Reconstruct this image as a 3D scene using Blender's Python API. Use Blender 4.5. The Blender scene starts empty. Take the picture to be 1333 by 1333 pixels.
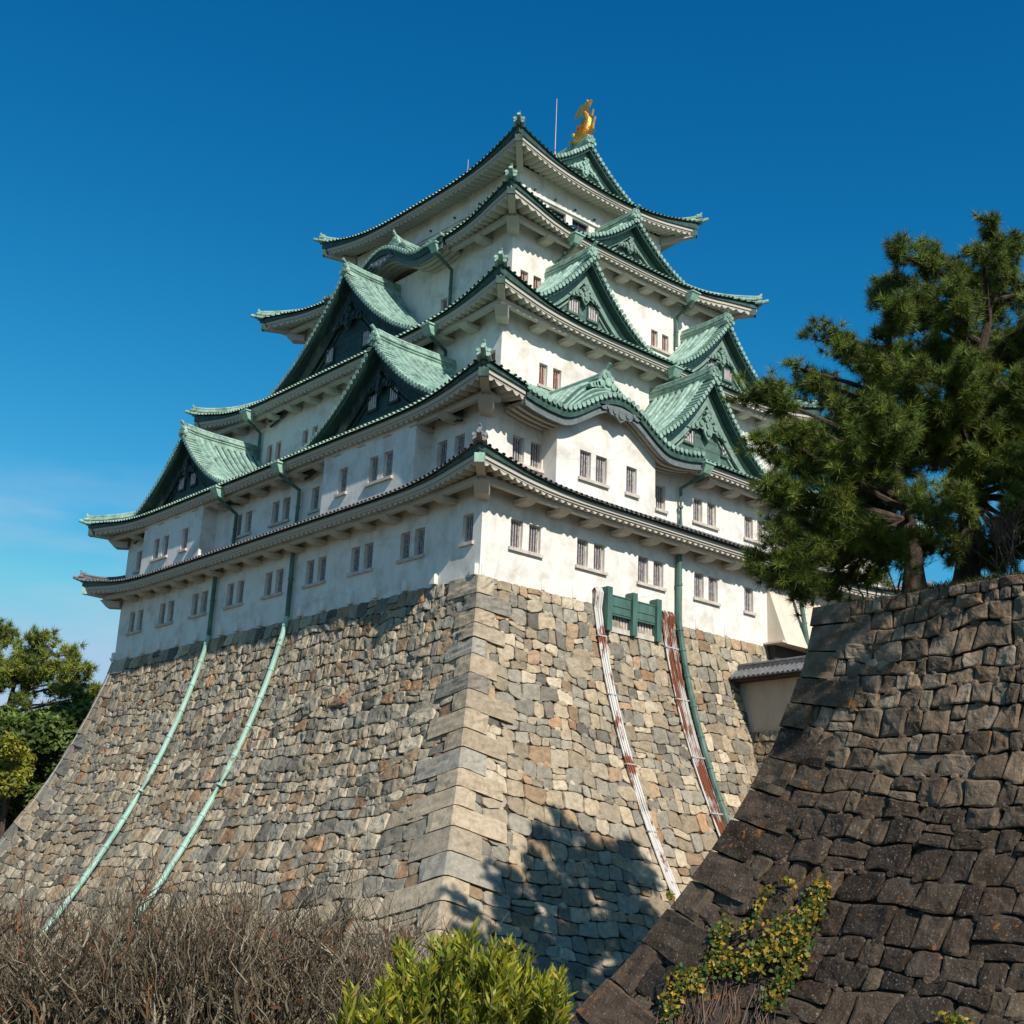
import bpy, bmesh, math, random
import numpy as np
from mathutils import Vector, noise as mnoise
random.seed(7); rng = np.random.default_rng(7)
S = bpy.context.scene
COL = S.collection
R = math.radians

# ------------------------------------------------------------------ camera
CAM = np.array([-35.264, -42.531, -13.631]); YAW, PITCH, ROLL = R(48.974), R(16.70), R(2.449); FPX = 1689.28
_f = np.array([math.cos(YAW)*math.cos(PITCH), math.sin(YAW)*math.cos(PITCH), math.sin(PITCH)])
_r = np.array([math.sin(YAW), -math.cos(YAW), 0.0]); _u = np.cross(_r, _f)
_r2 = _r*math.cos(ROLL) + _u*math.sin(ROLL); _u2 = -_r*math.sin(ROLL) + _u*math.cos(ROLL)
cd = bpy.data.cameras.new('camera'); cam = bpy.data.objects.new('camera', cd); COL.objects.link(cam)
cd.sensor_width = 36; cd.lens = 36*FPX/1333; cd.clip_start = 0.1; cd.clip_end = 5000
from mathutils import Matrix
cam.matrix_world = Matrix(((_r2[0], _u2[0], -_f[0], CAM[0]), (_r2[1], _u2[1], -_f[1], CAM[1]), (_r2[2], _u2[2], -_f[2], CAM[2]), (0, 0, 0, 1)))
S.camera = cam

# ------------------------------------------------------------------ world, sun, exposure
TO_SUN = Vector((-0.205, -1, 0.86)).normalized()
SUN_EL = math.asin(TO_SUN.z); SUN_AZ = math.atan2(TO_SUN.x, TO_SUN.y)
W = bpy.data.worlds.new("World"); S.world = W; W.use_nodes = True
nt = W.node_tree; nt.nodes.clear()
def nd(nt, t, **k):
    n = nt.nodes.new(t)
    for a, b in k.items(): setattr(n, a, b)
    return n
def lk(nt, a, b): nt.links.new(a, b)
sky = nd(nt, 'ShaderNodeTexSky', sky_type='NISHITA', sun_disc=False, sun_elevation=SUN_EL, sun_rotation=SUN_AZ, altitude=100, air_density=1.0, dust_density=0.25, ozone_density=4.0)
bg = nd(nt, 'ShaderNodeBackground'); bg.inputs['Strength'].default_value = 0.100
out = nd(nt, 'ShaderNodeOutputWorld')
# deep polarised blue: each channel of the sky graded by a power, red never above green
sc_ = nd(nt, 'ShaderNodeSeparateColor'); cc_ = nd(nt, 'ShaderNodeCombineColor'); pw = {}
for ch, (g_, k_) in {'Red': (3.45, .07), 'Green': (1.42, .655), 'Blue': (1.05, 1.017)}.items():
    a_ = nd(nt, 'ShaderNodeMath', operation='POWER'); a_.inputs[1].default_value = g_; b_ = nd(nt, 'ShaderNodeMath', operation='MULTIPLY'); b_.inputs[1].default_value = k_
    lk(nt, sc_.outputs[ch], a_.inputs[0]); lk(nt, a_.outputs[0], b_.inputs[0]); pw[ch] = b_.outputs[0]
mn_ = nd(nt, 'ShaderNodeMath', operation='MINIMUM'); lk(nt, pw['Red'], mn_.inputs[0]); lk(nt, pw['Green'], mn_.inputs[1])
for ch, src, lim in (('Red', mn_.outputs[0], 3.3), ('Green', pw['Green'], 5.0), ('Blue', pw['Blue'], 6.6)):
    c_ = nd(nt, 'ShaderNodeMath', operation='MINIMUM'); c_.inputs[1].default_value = lim; lk(nt, src, c_.inputs[0]); lk(nt, c_.outputs[0], cc_.inputs[ch])
tc = nd(nt, 'ShaderNodeTexCoord')
mp = nd(nt, 'ShaderNodeMapping'); mp.inputs['Scale'].default_value = (3, 3, 16)
cn = nd(nt, 'ShaderNodeTexNoise'); cn.inputs['Scale'].default_value = 1.6; cn.inputs['Detail'].default_value = 6
cr = nd(nt, 'ShaderNodeValToRGB'); cr.color_ramp.elements[0].position = .47; cr.color_ramp.elements[1].position = .72
sep = nd(nt, 'ShaderNodeSeparateXYZ')
zr = nd(nt, 'ShaderNodeValToRGB'); zr.color_ramp.elements[0].position = .25; zr.color_ramp.elements[0].color = (1, 1, 1, 1); zr.color_ramp.elements[1].position = .31; zr.color_ramp.elements[1].color = (0, 0, 0, 1)
mm = nd(nt, 'ShaderNodeMath', operation='MULTIPLY'); m2 = nd(nt, 'ShaderNodeMath', operation='MULTIPLY'); m2.inputs[1].default_value = .45
mx = nd(nt, 'ShaderNodeMix', data_type='RGBA'); mx.inputs['B'].default_value = (4.6, 5.3, 6.2, 1)
lk(nt, tc.outputs['Generated'], mp.inputs['Vector']); lk(nt, mp.outputs[0], cn.inputs['Vector']); lk(nt, cn.outputs['Fac'], cr.inputs[0])
lk(nt, tc.outputs['Generated'], sep.inputs[0]); lk(nt, sep.outputs['Z'], zr.inputs[0])
lk(nt, cr.outputs[0], mm.inputs[0]); lk(nt, zr.outputs[0], mm.inputs[1]); lk(nt, mm.outputs[0], m2.inputs[0]); lk(nt, m2.outputs[0], mx.inputs['Factor'])
lk(nt, sky.outputs[0], sc_.inputs[0]); lk(nt, cc_.outputs[0], mx.inputs['A']); lk(nt, mx.outputs['Result'], bg.inputs['Color']); lk(nt, bg.outputs[0], out.inputs[0])
sl = bpy.data.lights.new('sun', 'SUN'); sl.energy = 4.6; sl.angle = R(0.53); sl.color = (1.0, .935, .84)
so = bpy.data.objects.new('sun', sl); COL.objects.link(so); so.rotation_euler = TO_SUN.to_track_quat('Z', 'Y').to_euler(); so.location = (-30, -60, 60)
S.view_settings.view_transform = 'Standard'; S.view_settings.look = 'None'; S.view_settings.exposure = 0.24; S.view_settings.gamma = 1.0
S.render.engine = 'CYCLES'
S.cycles.use_denoising = True
S.cycles.max_bounces = 6; S.cycles.transparent_max_bounces = 4

# ------------------------------------------------------------------ helpers
def ray(u, v):
    return _f + _r2*(u-666.5)/FPX - _u2*(v-666.5)/FPX
def at(u, v, D):
    "world point seen at photo pixel u,v at horizontal distance D from the camera"
    d = ray(u, v); return Vector(CAM + d*(D/math.hypot(d[0], d[1])))
def tag(o, label=None, cat=None, group=None, kind=None):
    if label: o['label'] = label
    if cat: o['category'] = cat
    if group: o['group'] = group
    if kind: o['kind'] = kind
    return o
def empty(name, loc=(0, 0, 0), parent=None):
    o = bpy.data.objects.new(name, None); COL.objects.link(o); o.location = loc
    if parent: o.parent = parent
    return o
class MB:
    def __init__(s): s.v = []; s.f = []; s.m = []; s.c = []; s.cur = 0; s.col = (1, 1, 1)
    def add(s, vs, fs):
        b = len(s.v); s.v += [tuple(p) for p in vs]
        for f in fs: s.f.append(tuple(b+i for i in f)); s.m.append(s.cur); s.c.append(s.col)
    def hexa(s, p):  # 8 points: bottom 4 ccw, top 4 ccw
        s.add(p, [(3, 2, 1, 0), (4, 5, 6, 7), (0, 1, 5, 4), (1, 2, 6, 5), (2, 3, 7, 6), (3, 0, 4, 7)])
    def box(s, F, a0, a1, b0, b1, c0, c1):
        s.hexa([F(a0, b0, c0), F(a1, b0, c0), F(a1, b1, c0), F(a0, b1, c0), F(a0, b0, c1), F(a1, b0, c1), F(a1, b1, c1), F(a0, b1, c1)])
    def grid(s, rows, closed=False):
        n = len(rows[0]); vs = [p for r in rows for p in r]; fs = []
        for i in range(len(rows)-1):
            for j in range(n-1): fs.append((i*n+j, i*n+j+1, (i+1)*n+j+1, (i+1)*n+j))
            if closed: fs.append((i*n+n-1, i*n, (i+1)*n, (i+1)*n+n-1))
        s.add(vs, fs)
    def tube(s, path, rad, n=6, caps=True, up=None, half=False):
        P = [Vector(p) for p in path]
        if not hasattr(rad, '__len__'): rad = [rad]*len(P)
        rows = []
        for i, p in enumerate(P):
            t = (P[min(i+1, len(P)-1)]-P[max(i-1, 0)])
            if t.length < 1e-9: t = Vector((0, 0, 1))
            t.normalize()
            u = Vector(up) if up else (Vector((0, 0, 1)) if abs(t.z) < .9 else Vector((1, 0, 0)))
            a = t.cross(u)
            if a.length < 1e-6: a = t.cross(Vector((0, 1, 0)))
            a.normalize(); b = a.cross(t)
            rng_ = [(math.pi*k/(n-1)) for k in range(n)] if half else [2*math.pi*k/n for k in range(n)]
            rows.append([p + a*math.cos(q)*rad[i] + b*math.sin(q)*rad[i] for q in rng_])
        s.grid(rows, closed=not half)
        if caps:
            s.add(rows[0], [tuple(range(len(rows[0])-1, -1, -1))]); s.add(rows[-1], [tuple(range(len(rows[-1])))])
    def disc(s, c, nrm, r, th=.05, n=8):
        c = Vector(c); nrm = Vector(nrm).normalized(); s.tube([c-nrm*th*.5, c+nrm*th*.5], r, n)
    def ball(s, c, r, n=8):
        c = Vector(c); rows = []
        for i in range(n//2+1):
            ph = math.pi*i/(n//2); rr = max(1e-3, math.sin(ph)*r)
            rows.append([c+Vector((rr*math.cos(2*math.pi*k/n), rr*math.sin(2*math.pi*k/n), -math.cos(ph)*r)) for k in range(n)])
        s.grid(rows, closed=True)
    def prism(s, poly, F, w0, w1):
        "poly of (a,c) extruded along the second axis of F(a,w,c)"
        n = len(poly); vs = [F(a, w0, c) for a, c in poly]+[F(a, w1, c) for a, c in poly]
        s.add(vs, [tuple(range(n)), tuple(range(2*n-1, n-1, -1))]+[(i, (i+1) % n, n+(i+1) % n, n+i) for i in range(n)])
    def build(s, name, mats, parent=None, smooth=False, colors=False):
        me = bpy.data.meshes.new(name); me.from_pydata(s.v, [], s.f)
        for m in (mats if isinstance(mats, (list, tuple)) else [mats]): me.materials.append(m)
        me.polygons.foreach_set('material_index', s.m)
        if smooth: me.polygons.foreach_set('use_smooth', [True]*len(s.f))
        if colors:
            at_ = me.attributes.new('Col', 'FLOAT_COLOR', 'FACE')
            a = np.ones((len(s.f), 4)); a[:, :3] = np.array(s.c); at_.data.foreach_set('color', a.ravel())
        me.update()
        if not colors and len(s.f) < 60000:
            bm = bmesh.new(); bm.from_mesh(me); bmesh.ops.recalc_face_normals(bm, faces=bm.faces); bm.to_mesh(me); bm.free()
        o = bpy.data.objects.new(name, me); COL.objects.link(o)
        if parent: o.parent = parent
        return o
def dup(o, parent=None, loc=None):
    c = o.copy(); COL.objects.link(c)
    if parent is not None: c.parent = parent
    if loc is not None: c.location = loc
    for ch in o.children: dup(ch, c)
    return c

# ------------------------------------------------------------------ materials
def mat(name, base, rough=.8, metal=0, var=None, scale=2.0, bump=0, bscale=20, attr=False, stretch=None, var2=None, scale2=.35, spec=.3, transl=0, detail=8, lo=.35, hi=.65, attr_mul=None):
    m = bpy.data.materials.new(name); m.use_nodes = True; t = m.node_tree; b = t.nodes['Principled BSDF']
    b.inputs['Roughness'].default_value = rough; b.inputs['Metallic'].default_value = metal; b.inputs['Specular IOR Level'].default_value = spec
    c = nd(t, 'ShaderNodeTexCoord'); vec = c.outputs['Object']
    if stretch:
        mpn = nd(t, 'ShaderNodeMapping'); mpn.inputs['Scale'].default_value = stretch; lk(t, vec, mpn.inputs[0]); svec = mpn.outputs[0]
    else: svec = vec
    if attr:
        a = nd(t, 'ShaderNodeAttribute', attribute_name='Col'); col = a.outputs['Color']
    else:
        rgb = nd(t, 'ShaderNodeRGB'); rgb.outputs[0].default_value = (*base, 1); col = rgb.outputs[0]
    def mixin(col, vcol, sc, vecx, lo, hi, mode='MIX'):
        n = nd(t, 'ShaderNodeTexNoise'); n.inputs['Scale'].default_value = sc; n.inputs['Detail'].default_value = detail; n.inputs['Roughness'].default_value = .62; lk(t, vecx, n.inputs['Vector'])
        rp = nd(t, 'ShaderNodeValToRGB'); rp.color_ramp.elements[0].position = lo; rp.color_ramp.elements[1].position = hi; lk(t, n.outputs['Fac'], rp.inputs[0])
        mxn = nd(t, 'ShaderNodeMix', data_type='RGBA', blend_type=mode); lk(t, rp.outputs[0], mxn.inputs['Factor']); lk(t, col, mxn.inputs['A']); mxn.inputs['B'].default_value = (*vcol, 1)
        return mxn.outputs['Result']
    if var: col = mixin(col, var, scale, svec, lo, hi, 'MULTIPLY' if attr else 'MIX')
    if var2: col = mixin(col, var2[0], scale2, vec, var2[1], var2[2], var2[3] if len(var2) > 3 else 'MIX')
    lk(t, col, b.inputs['Base Color'])
    if bump:
        n = nd(t, 'ShaderNodeTexNoise'); n.inputs['Scale'].default_value = bscale; n.inputs['Detail'].default_value = 8; n.inputs['Roughness'].default_value = .65; lk(t, vec, n.inputs['Vector'])
        bp = nd(t, 'ShaderNodeBump'); bp.inputs['Strength'].default_value = 1; bp.inputs['Distance'].default_value = bump; lk(t, n.outputs['Fac'], bp.inputs['Height']); lk(t, bp.outputs[0], b.inputs['Normal'])
    if transl:
        tr = nd(t, 'ShaderNodeBsdfTranslucent'); lk(t, col, tr.inputs[0]); ms = nd(t, 'ShaderNodeMixShader'); ms.inputs[0].default_value = transl
        lk(t, b.outputs[0], ms.inputs[1]); lk(t, tr.outputs[0], ms.inputs[2]); lk(t, ms.outputs[0], t.nodes['Material Output'].inputs[0])
    return m
M = {}
M['plaster'] = mat('white_plaster', (.77, .735, .675), .9, var=(.58, .53, .46), scale=1.5, stretch=(1, 1, .28), bump=.010, bscale=9, var2=((.47, .42, .35), .48, .80), scale2=.85, spec=.15, lo=.5, hi=.95)
M['shaded_beige_plaster'] = mat('shaded_beige_plaster', (.50, .42, .33), .92, var=(.36, .31, .25), scale=1.6, stretch=(1, 1, .4), bump=.012, bscale=8, spec=.1, lo=.45, hi=.8)  # beige bridge wall plaster, darkened so its colour holds the shade
M['stained_shaded_plaster'] = mat('stained_shaded_plaster', (.66, .58, .48), .92, var=(.50, .41, .31), scale=1.2, stretch=(1, 1, .3), bump=.01, bscale=9, spec=.1, lo=.42, hi=.85)  # tan of the bay: stains plus pine shade painted into the plaster
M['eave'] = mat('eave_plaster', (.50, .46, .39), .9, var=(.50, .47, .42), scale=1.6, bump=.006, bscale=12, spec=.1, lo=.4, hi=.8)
M['copper_v'] = mat('valley_verdigris', (.085, .145, .118), .65, var=(.045, .085, .07), scale=2.2, bump=.01, bscale=14, spec=.25, lo=.45, hi=.75)
M['copper'] = mat('pale_verdigris', (.285, .43, .35), .62, var=(.085, .155, .122), scale=1.5, stretch=(1, 1, 1.0), bump=.012, bscale=14, var2=((.50, .62, .53), .52, .8), scale2=4.5, spec=.3, lo=.42, hi=.70)
M['copper_d'] = mat('dark_patina', (.020, .055, .048), .6, var=(.045, .105, .088), scale=3, bump=.01, bscale=16, spec=.3, lo=.5, hi=.8)
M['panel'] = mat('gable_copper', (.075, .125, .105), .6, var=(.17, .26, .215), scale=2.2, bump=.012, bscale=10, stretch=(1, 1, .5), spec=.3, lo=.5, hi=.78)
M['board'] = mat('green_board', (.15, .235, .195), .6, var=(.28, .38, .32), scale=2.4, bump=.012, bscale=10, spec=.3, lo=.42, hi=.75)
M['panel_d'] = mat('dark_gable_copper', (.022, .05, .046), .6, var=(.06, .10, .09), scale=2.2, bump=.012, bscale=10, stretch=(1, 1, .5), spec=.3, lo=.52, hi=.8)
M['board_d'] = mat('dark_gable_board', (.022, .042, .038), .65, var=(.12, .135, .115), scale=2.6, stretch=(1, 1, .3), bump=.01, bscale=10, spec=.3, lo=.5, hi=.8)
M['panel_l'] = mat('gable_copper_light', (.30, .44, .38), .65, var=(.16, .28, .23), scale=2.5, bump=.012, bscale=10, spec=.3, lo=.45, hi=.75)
M['black'] = mat('dark_eave_board', (.022, .050, .042), .55, spec=.3, var=(.06, .115, .094), scale=3)
M['tile'] = mat('grey_roof_tile', (.10, .10, .105), .55, var=(.22, .22, .22), scale=4, bump=.01, bscale=20, spec=.4, lo=.45, hi=.8)
M['tile_end'] = mat('tile_end', (.26, .25, .25), .7, var=(.12, .12, .12), scale=8, spec=.3)
M['frame'] = mat('window_plaster', (.62, .56, .49), .9, var=(.44, .39, .33), scale=3, spec=.1)
M['bar'] = mat('window_bar', (.46, .42, .42), .75, var=(.20, .17, .17), scale=6, spec=.2)
M['bar_r'] = mat('red_window_bar', (.34, .12, .09), .75, var=(.42, .30, .27), scale=5, spec=.2)
M['bar_w'] = mat('white_window_bar', (.62, .56, .55), .8, var=(.4, .33, .32), scale=6)
M['dark'] = mat('dark_interior', (.014, .015, .019), .4, spec=.5)
M['glass'] = mat('window_glass', (.02, .035, .06), .08, spec=.6)
M['sash'] = mat('brown_sash', (.10, .06, .05), .6)
M['pipe'] = mat('pipe_copper', (.11, .20, .155), .6, var=(.035, .09, .07), scale=2, stretch=(1, 1, .4), bump=.006, bscale=14, var2=((.22, .15, .08), .62, .72), scale2=2.6, spec=.3)
M['pipe_l'] = mat('pale_pipe', (.40, .60, .50), .6, var=(.25, .42, .34), scale=1.5, stretch=(1, 1, .4), var2=((.22, .15, .08), .60, .68), scale2=2.2, bump=.006, bscale=14, spec=.3)
M['hopper'] = mat('pale_hopper', (.38, .56, .45), .6, var=(.2, .36, .28), scale=3)
M['hood'] = mat('green_hood', (.045, .105, .086), .6, var=(.085, .165, .135), scale=2.5, bump=.008, bscale=10, stretch=(1, 1, .3))
M['gold'] = mat('gold_leaf', (.93, .50, .11), .36, .75, var=(.70, .31, .05), scale=6, bump=.05, bscale=7)
M['stone'] = mat('base_stone', (1, 1, 1), .9, attr=True, var=(.60, .57, .53), scale=4, bump=.03, bscale=9, var2=((.55, .52, .50), .52, .7, 'MULTIPLY'), scale2=26, spec=.15, lo=.4, hi=.75)
M['joint'] = mat('stone_joint', (.055, .048, .04), .95, spec=.05)
M['wall_d'] = mat('dark_wall_stone', (1, 1, 1), .9, attr=True, var=(.55, .5, .47), scale=2.2, bump=.06, bscale=5.5, var2=((.27, .255, .23), .58, .70), scale2=18, spec=.2)
def cracks(m):
    t = m.node_tree; b = t.nodes['Principled BSDF']; src = b.inputs['Base Color'].links[0].from_socket; c = nd(t, 'ShaderNodeTexCoord')
    n = nd(t, 'ShaderNodeTexNoise'); n.inputs['Scale'].default_value = .9; n.inputs['Detail'].default_value = 5; lk(t, c.outputs['Object'], n.inputs['Vector'])
    ad = nd(t, 'ShaderNodeMix', data_type='VECTOR'); ad.inputs['Factor'].default_value = .35; lk(t, c.outputs['Object'], ad.inputs['A']); lk(t, n.outputs['Color'], ad.inputs['B'])
    v = nd(t, 'ShaderNodeTexVoronoi', feature='DISTANCE_TO_EDGE'); v.inputs['Scale'].default_value = .30; lk(t, ad.outputs['Result'], v.inputs['Vector'])
    r_ = nd(t, 'ShaderNodeValToRGB'); r_.color_ramp.elements[0].position = .0; r_.color_ramp.elements[0].color = (1, 1, 1, 1); r_.color_ramp.elements[1].position = .006; r_.color_ramp.elements[1].color = (0, 0, 0, 1); lk(t, v.outputs['Distance'], r_.inputs[0])
    f_ = nd(t, 'ShaderNodeMath', operation='MULTIPLY'); f_.inputs[1].default_value = .20; lk(t, r_.outputs[0], f_.inputs[0])
    x = nd(t, 'ShaderNodeMix', data_type='RGBA'); lk(t, f_.outputs[0], x.inputs['Factor']); lk(t, src, x.inputs['A']); x.inputs['B'].default_value = (.25, .22, .19, 1); lk(t, x.outputs['Result'], b.inputs['Base Color'])
cracks(M['plaster'])
def lichen(m, col, sc, lo, hi, big):
    t = m.node_tree; b = t.nodes['Principled BSDF']; src = b.inputs['Base Color'].links[0].from_socket
    c = nd(t, 'ShaderNodeTexCoord'); n = nd(t, 'ShaderNodeTexNoise'); n.inputs['Scale'].default_value = sc; n.inputs['Detail'].default_value = 6; lk(t, c.outputs['Object'], n.inputs['Vector'])
    n2 = nd(t, 'ShaderNodeTexNoise'); n2.inputs['Scale'].default_value = big; n2.inputs['Detail'].default_value = 3; lk(t, c.outputs['Object'], n2.inputs['Vector'])
    ad = nd(t, 'ShaderNodeMath', operation='ADD'); lk(t, n.outputs['Fac'], ad.inputs[0]); lk(t, n2.outputs['Fac'], ad.inputs[1])
    rp = nd(t, 'ShaderNodeValToRGB'); rp.color_ramp.elements[0].position = lo; rp.color_ramp.elements[1].position = hi
    hf = nd(t, 'ShaderNodeMath', operation='MULTIPLY'); hf.inputs[1].default_value = .5; lk(t, ad.outputs[0], hf.inputs[0]); lk(t, hf.outputs[0], rp.inputs[0])
    x = nd(t, 'ShaderNodeMix', data_type='RGBA'); lk(t, rp.outputs[0], x.inputs['Factor']); lk(t, src, x.inputs['A']); x.inputs['B'].default_value = (*col, 1); lk(t, x.outputs['Result'], b.inputs['Base Color'])
lichen(M['wall_d'], (.26, .105, .025), 7, .615, .66, .9)
M['needle'] = mat('pine_needle', (1, 1, 1), .55, attr=True, spec=.3, transl=.12)
M['leaf'] = mat('leaf', (1, 1, 1), .5, attr=True, spec=.35, transl=.3)
M['bark'] = mat('pine_bark', (.10, .075, .058), .95, var=(.045, .034, .028), scale=5, stretch=(1, 1, .35), bump=.06, bscale=9, spec=.1)
M['twig'] = mat('dry_twig', (1, 1, 1), .9, attr=True, spec=.1)
M['soil'] = mat('earth', (.12, .09, .06), .95, var=(.06, .07, .03), scale=.6, bump=.05, bscale=6, spec=.05)
M['grass'] = mat('grass', (1, 1, 1), .8, attr=True, spec=.1, transl=.2)
M['rust'] = mat('rusty_conduit', (.20, .065, .035), .8, var=(.50, .47, .43), scale=1.1, stretch=(1, 1, .25), spec=.2, lo=.52, hi=.60)
M['whitepipe'] = mat('white_conduit', (.62, .59, .55), .7, var=(.22, .065, .03), scale=1.3, stretch=(1, 1, .35), spec=.3, lo=.50, hi=.56)
M['cable'] = mat('grey_cable', (.45, .44, .42), .6)
M['steel'] = mat('steel_rod', (.30, .22, .22), .5, .3)
M['door'] = mat('brown_gate', (.07, .045, .04), .7, var=(.04, .028, .025), scale=3)

# ------------------------------------------------------------------ dimensions (metres); origin = near corner of the walls on top of the stone base
L2, L1 = 31.55, 36.06           # sunlit face along +x, shaded face along +y
INS = [0.0, 0.0, 4.195, 7.354, 9.525]
OV = 1.55
ZE = [4.42, 8.42, 15.75, 23.30, 28.75]
def face_fn(side, ins=0.0):
    "F(s, w, z): s along the face, w outwards from the wall plane of that storey"
    if side == 'right': return lambda s, w, z: (s, ins-w, z)
    if side == 'left': return lambda s, w, z: (ins-w, s, z)
    if side == 'back': return lambda s, w, z: (s, L1-ins+w, z)
    return lambda s, w, z: (L2-ins+w, s, z)
def side_range(side, ins):
    return (ins, L2-ins) if side in ('right', 'back') else (ins, L1-ins)
KEEP = tag(empty('castle_keep'), 'white plastered castle keep with five tiers of curved green roofs', 'castle')

# ------------------------------------------------------------------ walls with window openings
def wall_sheet(mb, F, s0, s1, z0, z1, holes, w=0.0, depth=.28):
    ss = sorted({s0, s1, *[h[0] for h in holes], *[h[1] for h in holes]}); zs = sorted({z0, z1, *[h[2] for h in holes], *[h[3] for h in holes]})
    for i in range(len(ss)-1):
        for j in range(len(zs)-1):
            a, b, c, d = ss[i], ss[i+1], zs[j], zs[j+1]; cx, cz = (a+b)/2, (c+d)/2
            if any(h[0] < cx < h[1] and h[2] < cz < h[3] for h in holes): continue
            mb.add([F(a, w, c), F(b, w, c), F(b, w, d), F(a, w, d)], [(0, 1, 2, 3)])
    for a, b, c, d in holes:
        for p, q in (((a, c), (b, c)), ((b, c), (b, d)), ((b, d), (a, d)), ((a, d), (a, c))):
            mb.add([F(p[0], w, p[1]), F(q[0], w, q[1]), F(q[0], w-depth, q[1]), F(p[0], w-depth, p[1])], [(0, 1, 2, 3)])
def window(F, s, w, z0, z1, wid, kind='bar', parent=None, nb=4, sill=None, name='window'):
    "window recessed in the wall plane at w: dark back with inner frame; children bars and sill"
    a, b = s-wid/2, s+wid/2; e = .003
    mb = MB(); mb.box(F, a+e, b-e, w-.30, w-.262, z0+e, z1-e)
    win = mb.build(name, M['glass'] if kind == 'glass' else M['dark'], parent)
    fb = MB(); t = .06
    for q in ((a+e, a+t, z0+e, z1-e), (b-t, b-e, z0+e, z1-e), (a+t, b-t, z1-t, z1-e), (a+t, b-t, z0+e, z0+t)): fb.box(F, q[0], q[1], w-.255, w-.16, q[2], q[3])
    fb.build('frame', M['sash'] if kind == 'glass' else M['frame'], win)
    bb = MB()
    if kind == 'glass':
        bb.box(F, s-.03, s+.03, w-.255, w-.2, z0+t, z1-t)
        bb.build('mullion', M['sash'], win)
    else:
        for k in range(nb):
            c = a+t+(wid-2*t)*(k+.5)/nb; bb.box(F, c-.034, c+.034, w-.225, w-.15, z0+t, z1-t)
        bb.build('bars', M[kind], win)
    if sill:
        sb = MB(); sb.box(F, sill[0], sill[1], w-.02, w+.13, z0-.17, z0-.02); sb.build('sill', M['frame'], win)
    return win
def groups(cs, wid, gap=1.5):
    out, cur = [], [cs[0]]
    for c in cs[1:]:
        if c-cur[-1] < gap: cur.append(c)
        else: out.append(cur); cur = [c]
    out.append(cur); return out
WALLS = []
def storey(idx, z0, z1, wins, zw, wid, kinds=None):
    ins = INS[idx]; mb = MB()
    for side in ('right', 'left', 'back', 'far'):
        F = face_fn(side, ins); s0, s1 = side_range(side, ins); cs = sorted(wins.get(side, []))
        holes = [(c-wid/2, c+wid/2, zw[0], zw[1]) for c in cs]
        wall_sheet(mb, F, s0, s1, z0, z1, holes)
        if cs:
            for g in groups(cs, wid):
                for n, c in enumerate(g):
                    sill = (g[0]-wid/2-.12, g[-1]+wid/2+.12) if n == 0 else None
                    k = kinds or 'bar'
                    if k == 'bar' and side == 'right' and random.random() < .25: k = 'bar'
                    window(F, c, 0, zw[0], zw[1], wid, k, KEEP, 3 if wid < .7 else 4, None if k == 'glass' else sill)
    mb.build('wall', M['plaster'], KEEP)
pairs = lambda cs, h=.56: [c+d for c in cs for d in (-h, h)]
storey(0, -.05, 4.5, {'left': [.97]+pairs([5.07+4.084*k for k in range(8)]), 'right': pairs([2.63, 6.83, 11.04, 15.25])+[18.75]+pairs([28.0])}, (1.66, 2.98), .74)
storey(1, 4.4, 8.5, {'left': [1.9, 3.2, 13.92]+pairs([17.3, 21.3])+[34.3], 'right': [1.97, 3.09, 11.71]+pairs([15.16, 19.37, 23.6, 27.8])}, (5.72, 7.0), .72)
storey(2, 11.2, 15.75, {'left': [4.95, 9.6, 21.3, 22.37, 25.46, 26.5], 'right': [7.15, 8.15, 23.4, 24.4]}, (12.27, 13.5), .60, 'bar_r')
storey(3, 17.8, 23.3, {'left': [13.4, 22.6], 'right': [8.3, 9.3, 19.15, 20.14]}, (19.33, 20.46), .60, 'bar_r')
storey(4, 25.0, 28.75, {'left': [11.2+1.95*k for k in range(8)], 'right': [10.75+1.95*k for k in range(6)]}, (25.8, 27.0), 1.42, 'glass')
for side in ('left', 'right'):       # rail above the top windows with small round ends
    F = face_fn(side, INS[4]); s0, s1 = side_range(side, INS[4]); mb = MB()
    mb.box(F, s0+.2, s1-.2, .01, .12, 27.12, 27.26); mb.box(F, s0+.2, s1-.2, .01, .07, 27.32, 27.37)
    mb.build('rail', M['plaster'], KEEP); mb = MB()
    for k in range(7):
        c = s0+1.2+k*(s1-s0-2.4)/6; mb.tube([F(c, 0, 27.55), F(c, .14, 27.55)], .07, 8)
    mb.build('spout', M['black'], KEEP)
def bay(side, s0, s1, proj, z0, z1, wins, zw, wid):
    F = face_fn(side); mb = MB(); holes = [(c-wid/2, c+wid/2, zw[0], zw[1]) for c in wins]
    wall_sheet(mb, F, s0, s1, z0, z1, holes, proj)
    for s in (s0, s1): mb.add([F(s, 0, z0), F(s, proj, z0), F(s, proj, z1), F(s, 0, z1)], [(0, 1, 2, 3)])
    mb.add([F(s0, 0, z0), F(s1, 0, z0), F(s1, proj, z0), F(s0, proj, z0)], [(0, 1, 2, 3)])
    b = mb.build('projecting_bay', M['plaster'], KEEP)
    for g in groups(wins, wid):
        for n, c in enumerate(g):
            window(F, c, proj, zw[0], zw[1], wid, 'bar', KEEP, 4, (g[0]-wid/2-.12, g[-1]+wid/2+.12) if n == 0 else None)
bay('left', 4.05, 11.8, .95, 4.4, 8.2, [6.15, 7.35, 9.97], (5.62, 6.95), .74)
bay('left', 24.5, 31.9, .95, 4.4, 8.2, [26.41, 28.84, 30.05], (5.55, 6.85), .74)
bay('right', 3.5, 10.25, .95, 4.4, 8.25, [5.38, 6.45, 8.55], (5.6, 6.95), .74)

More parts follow.
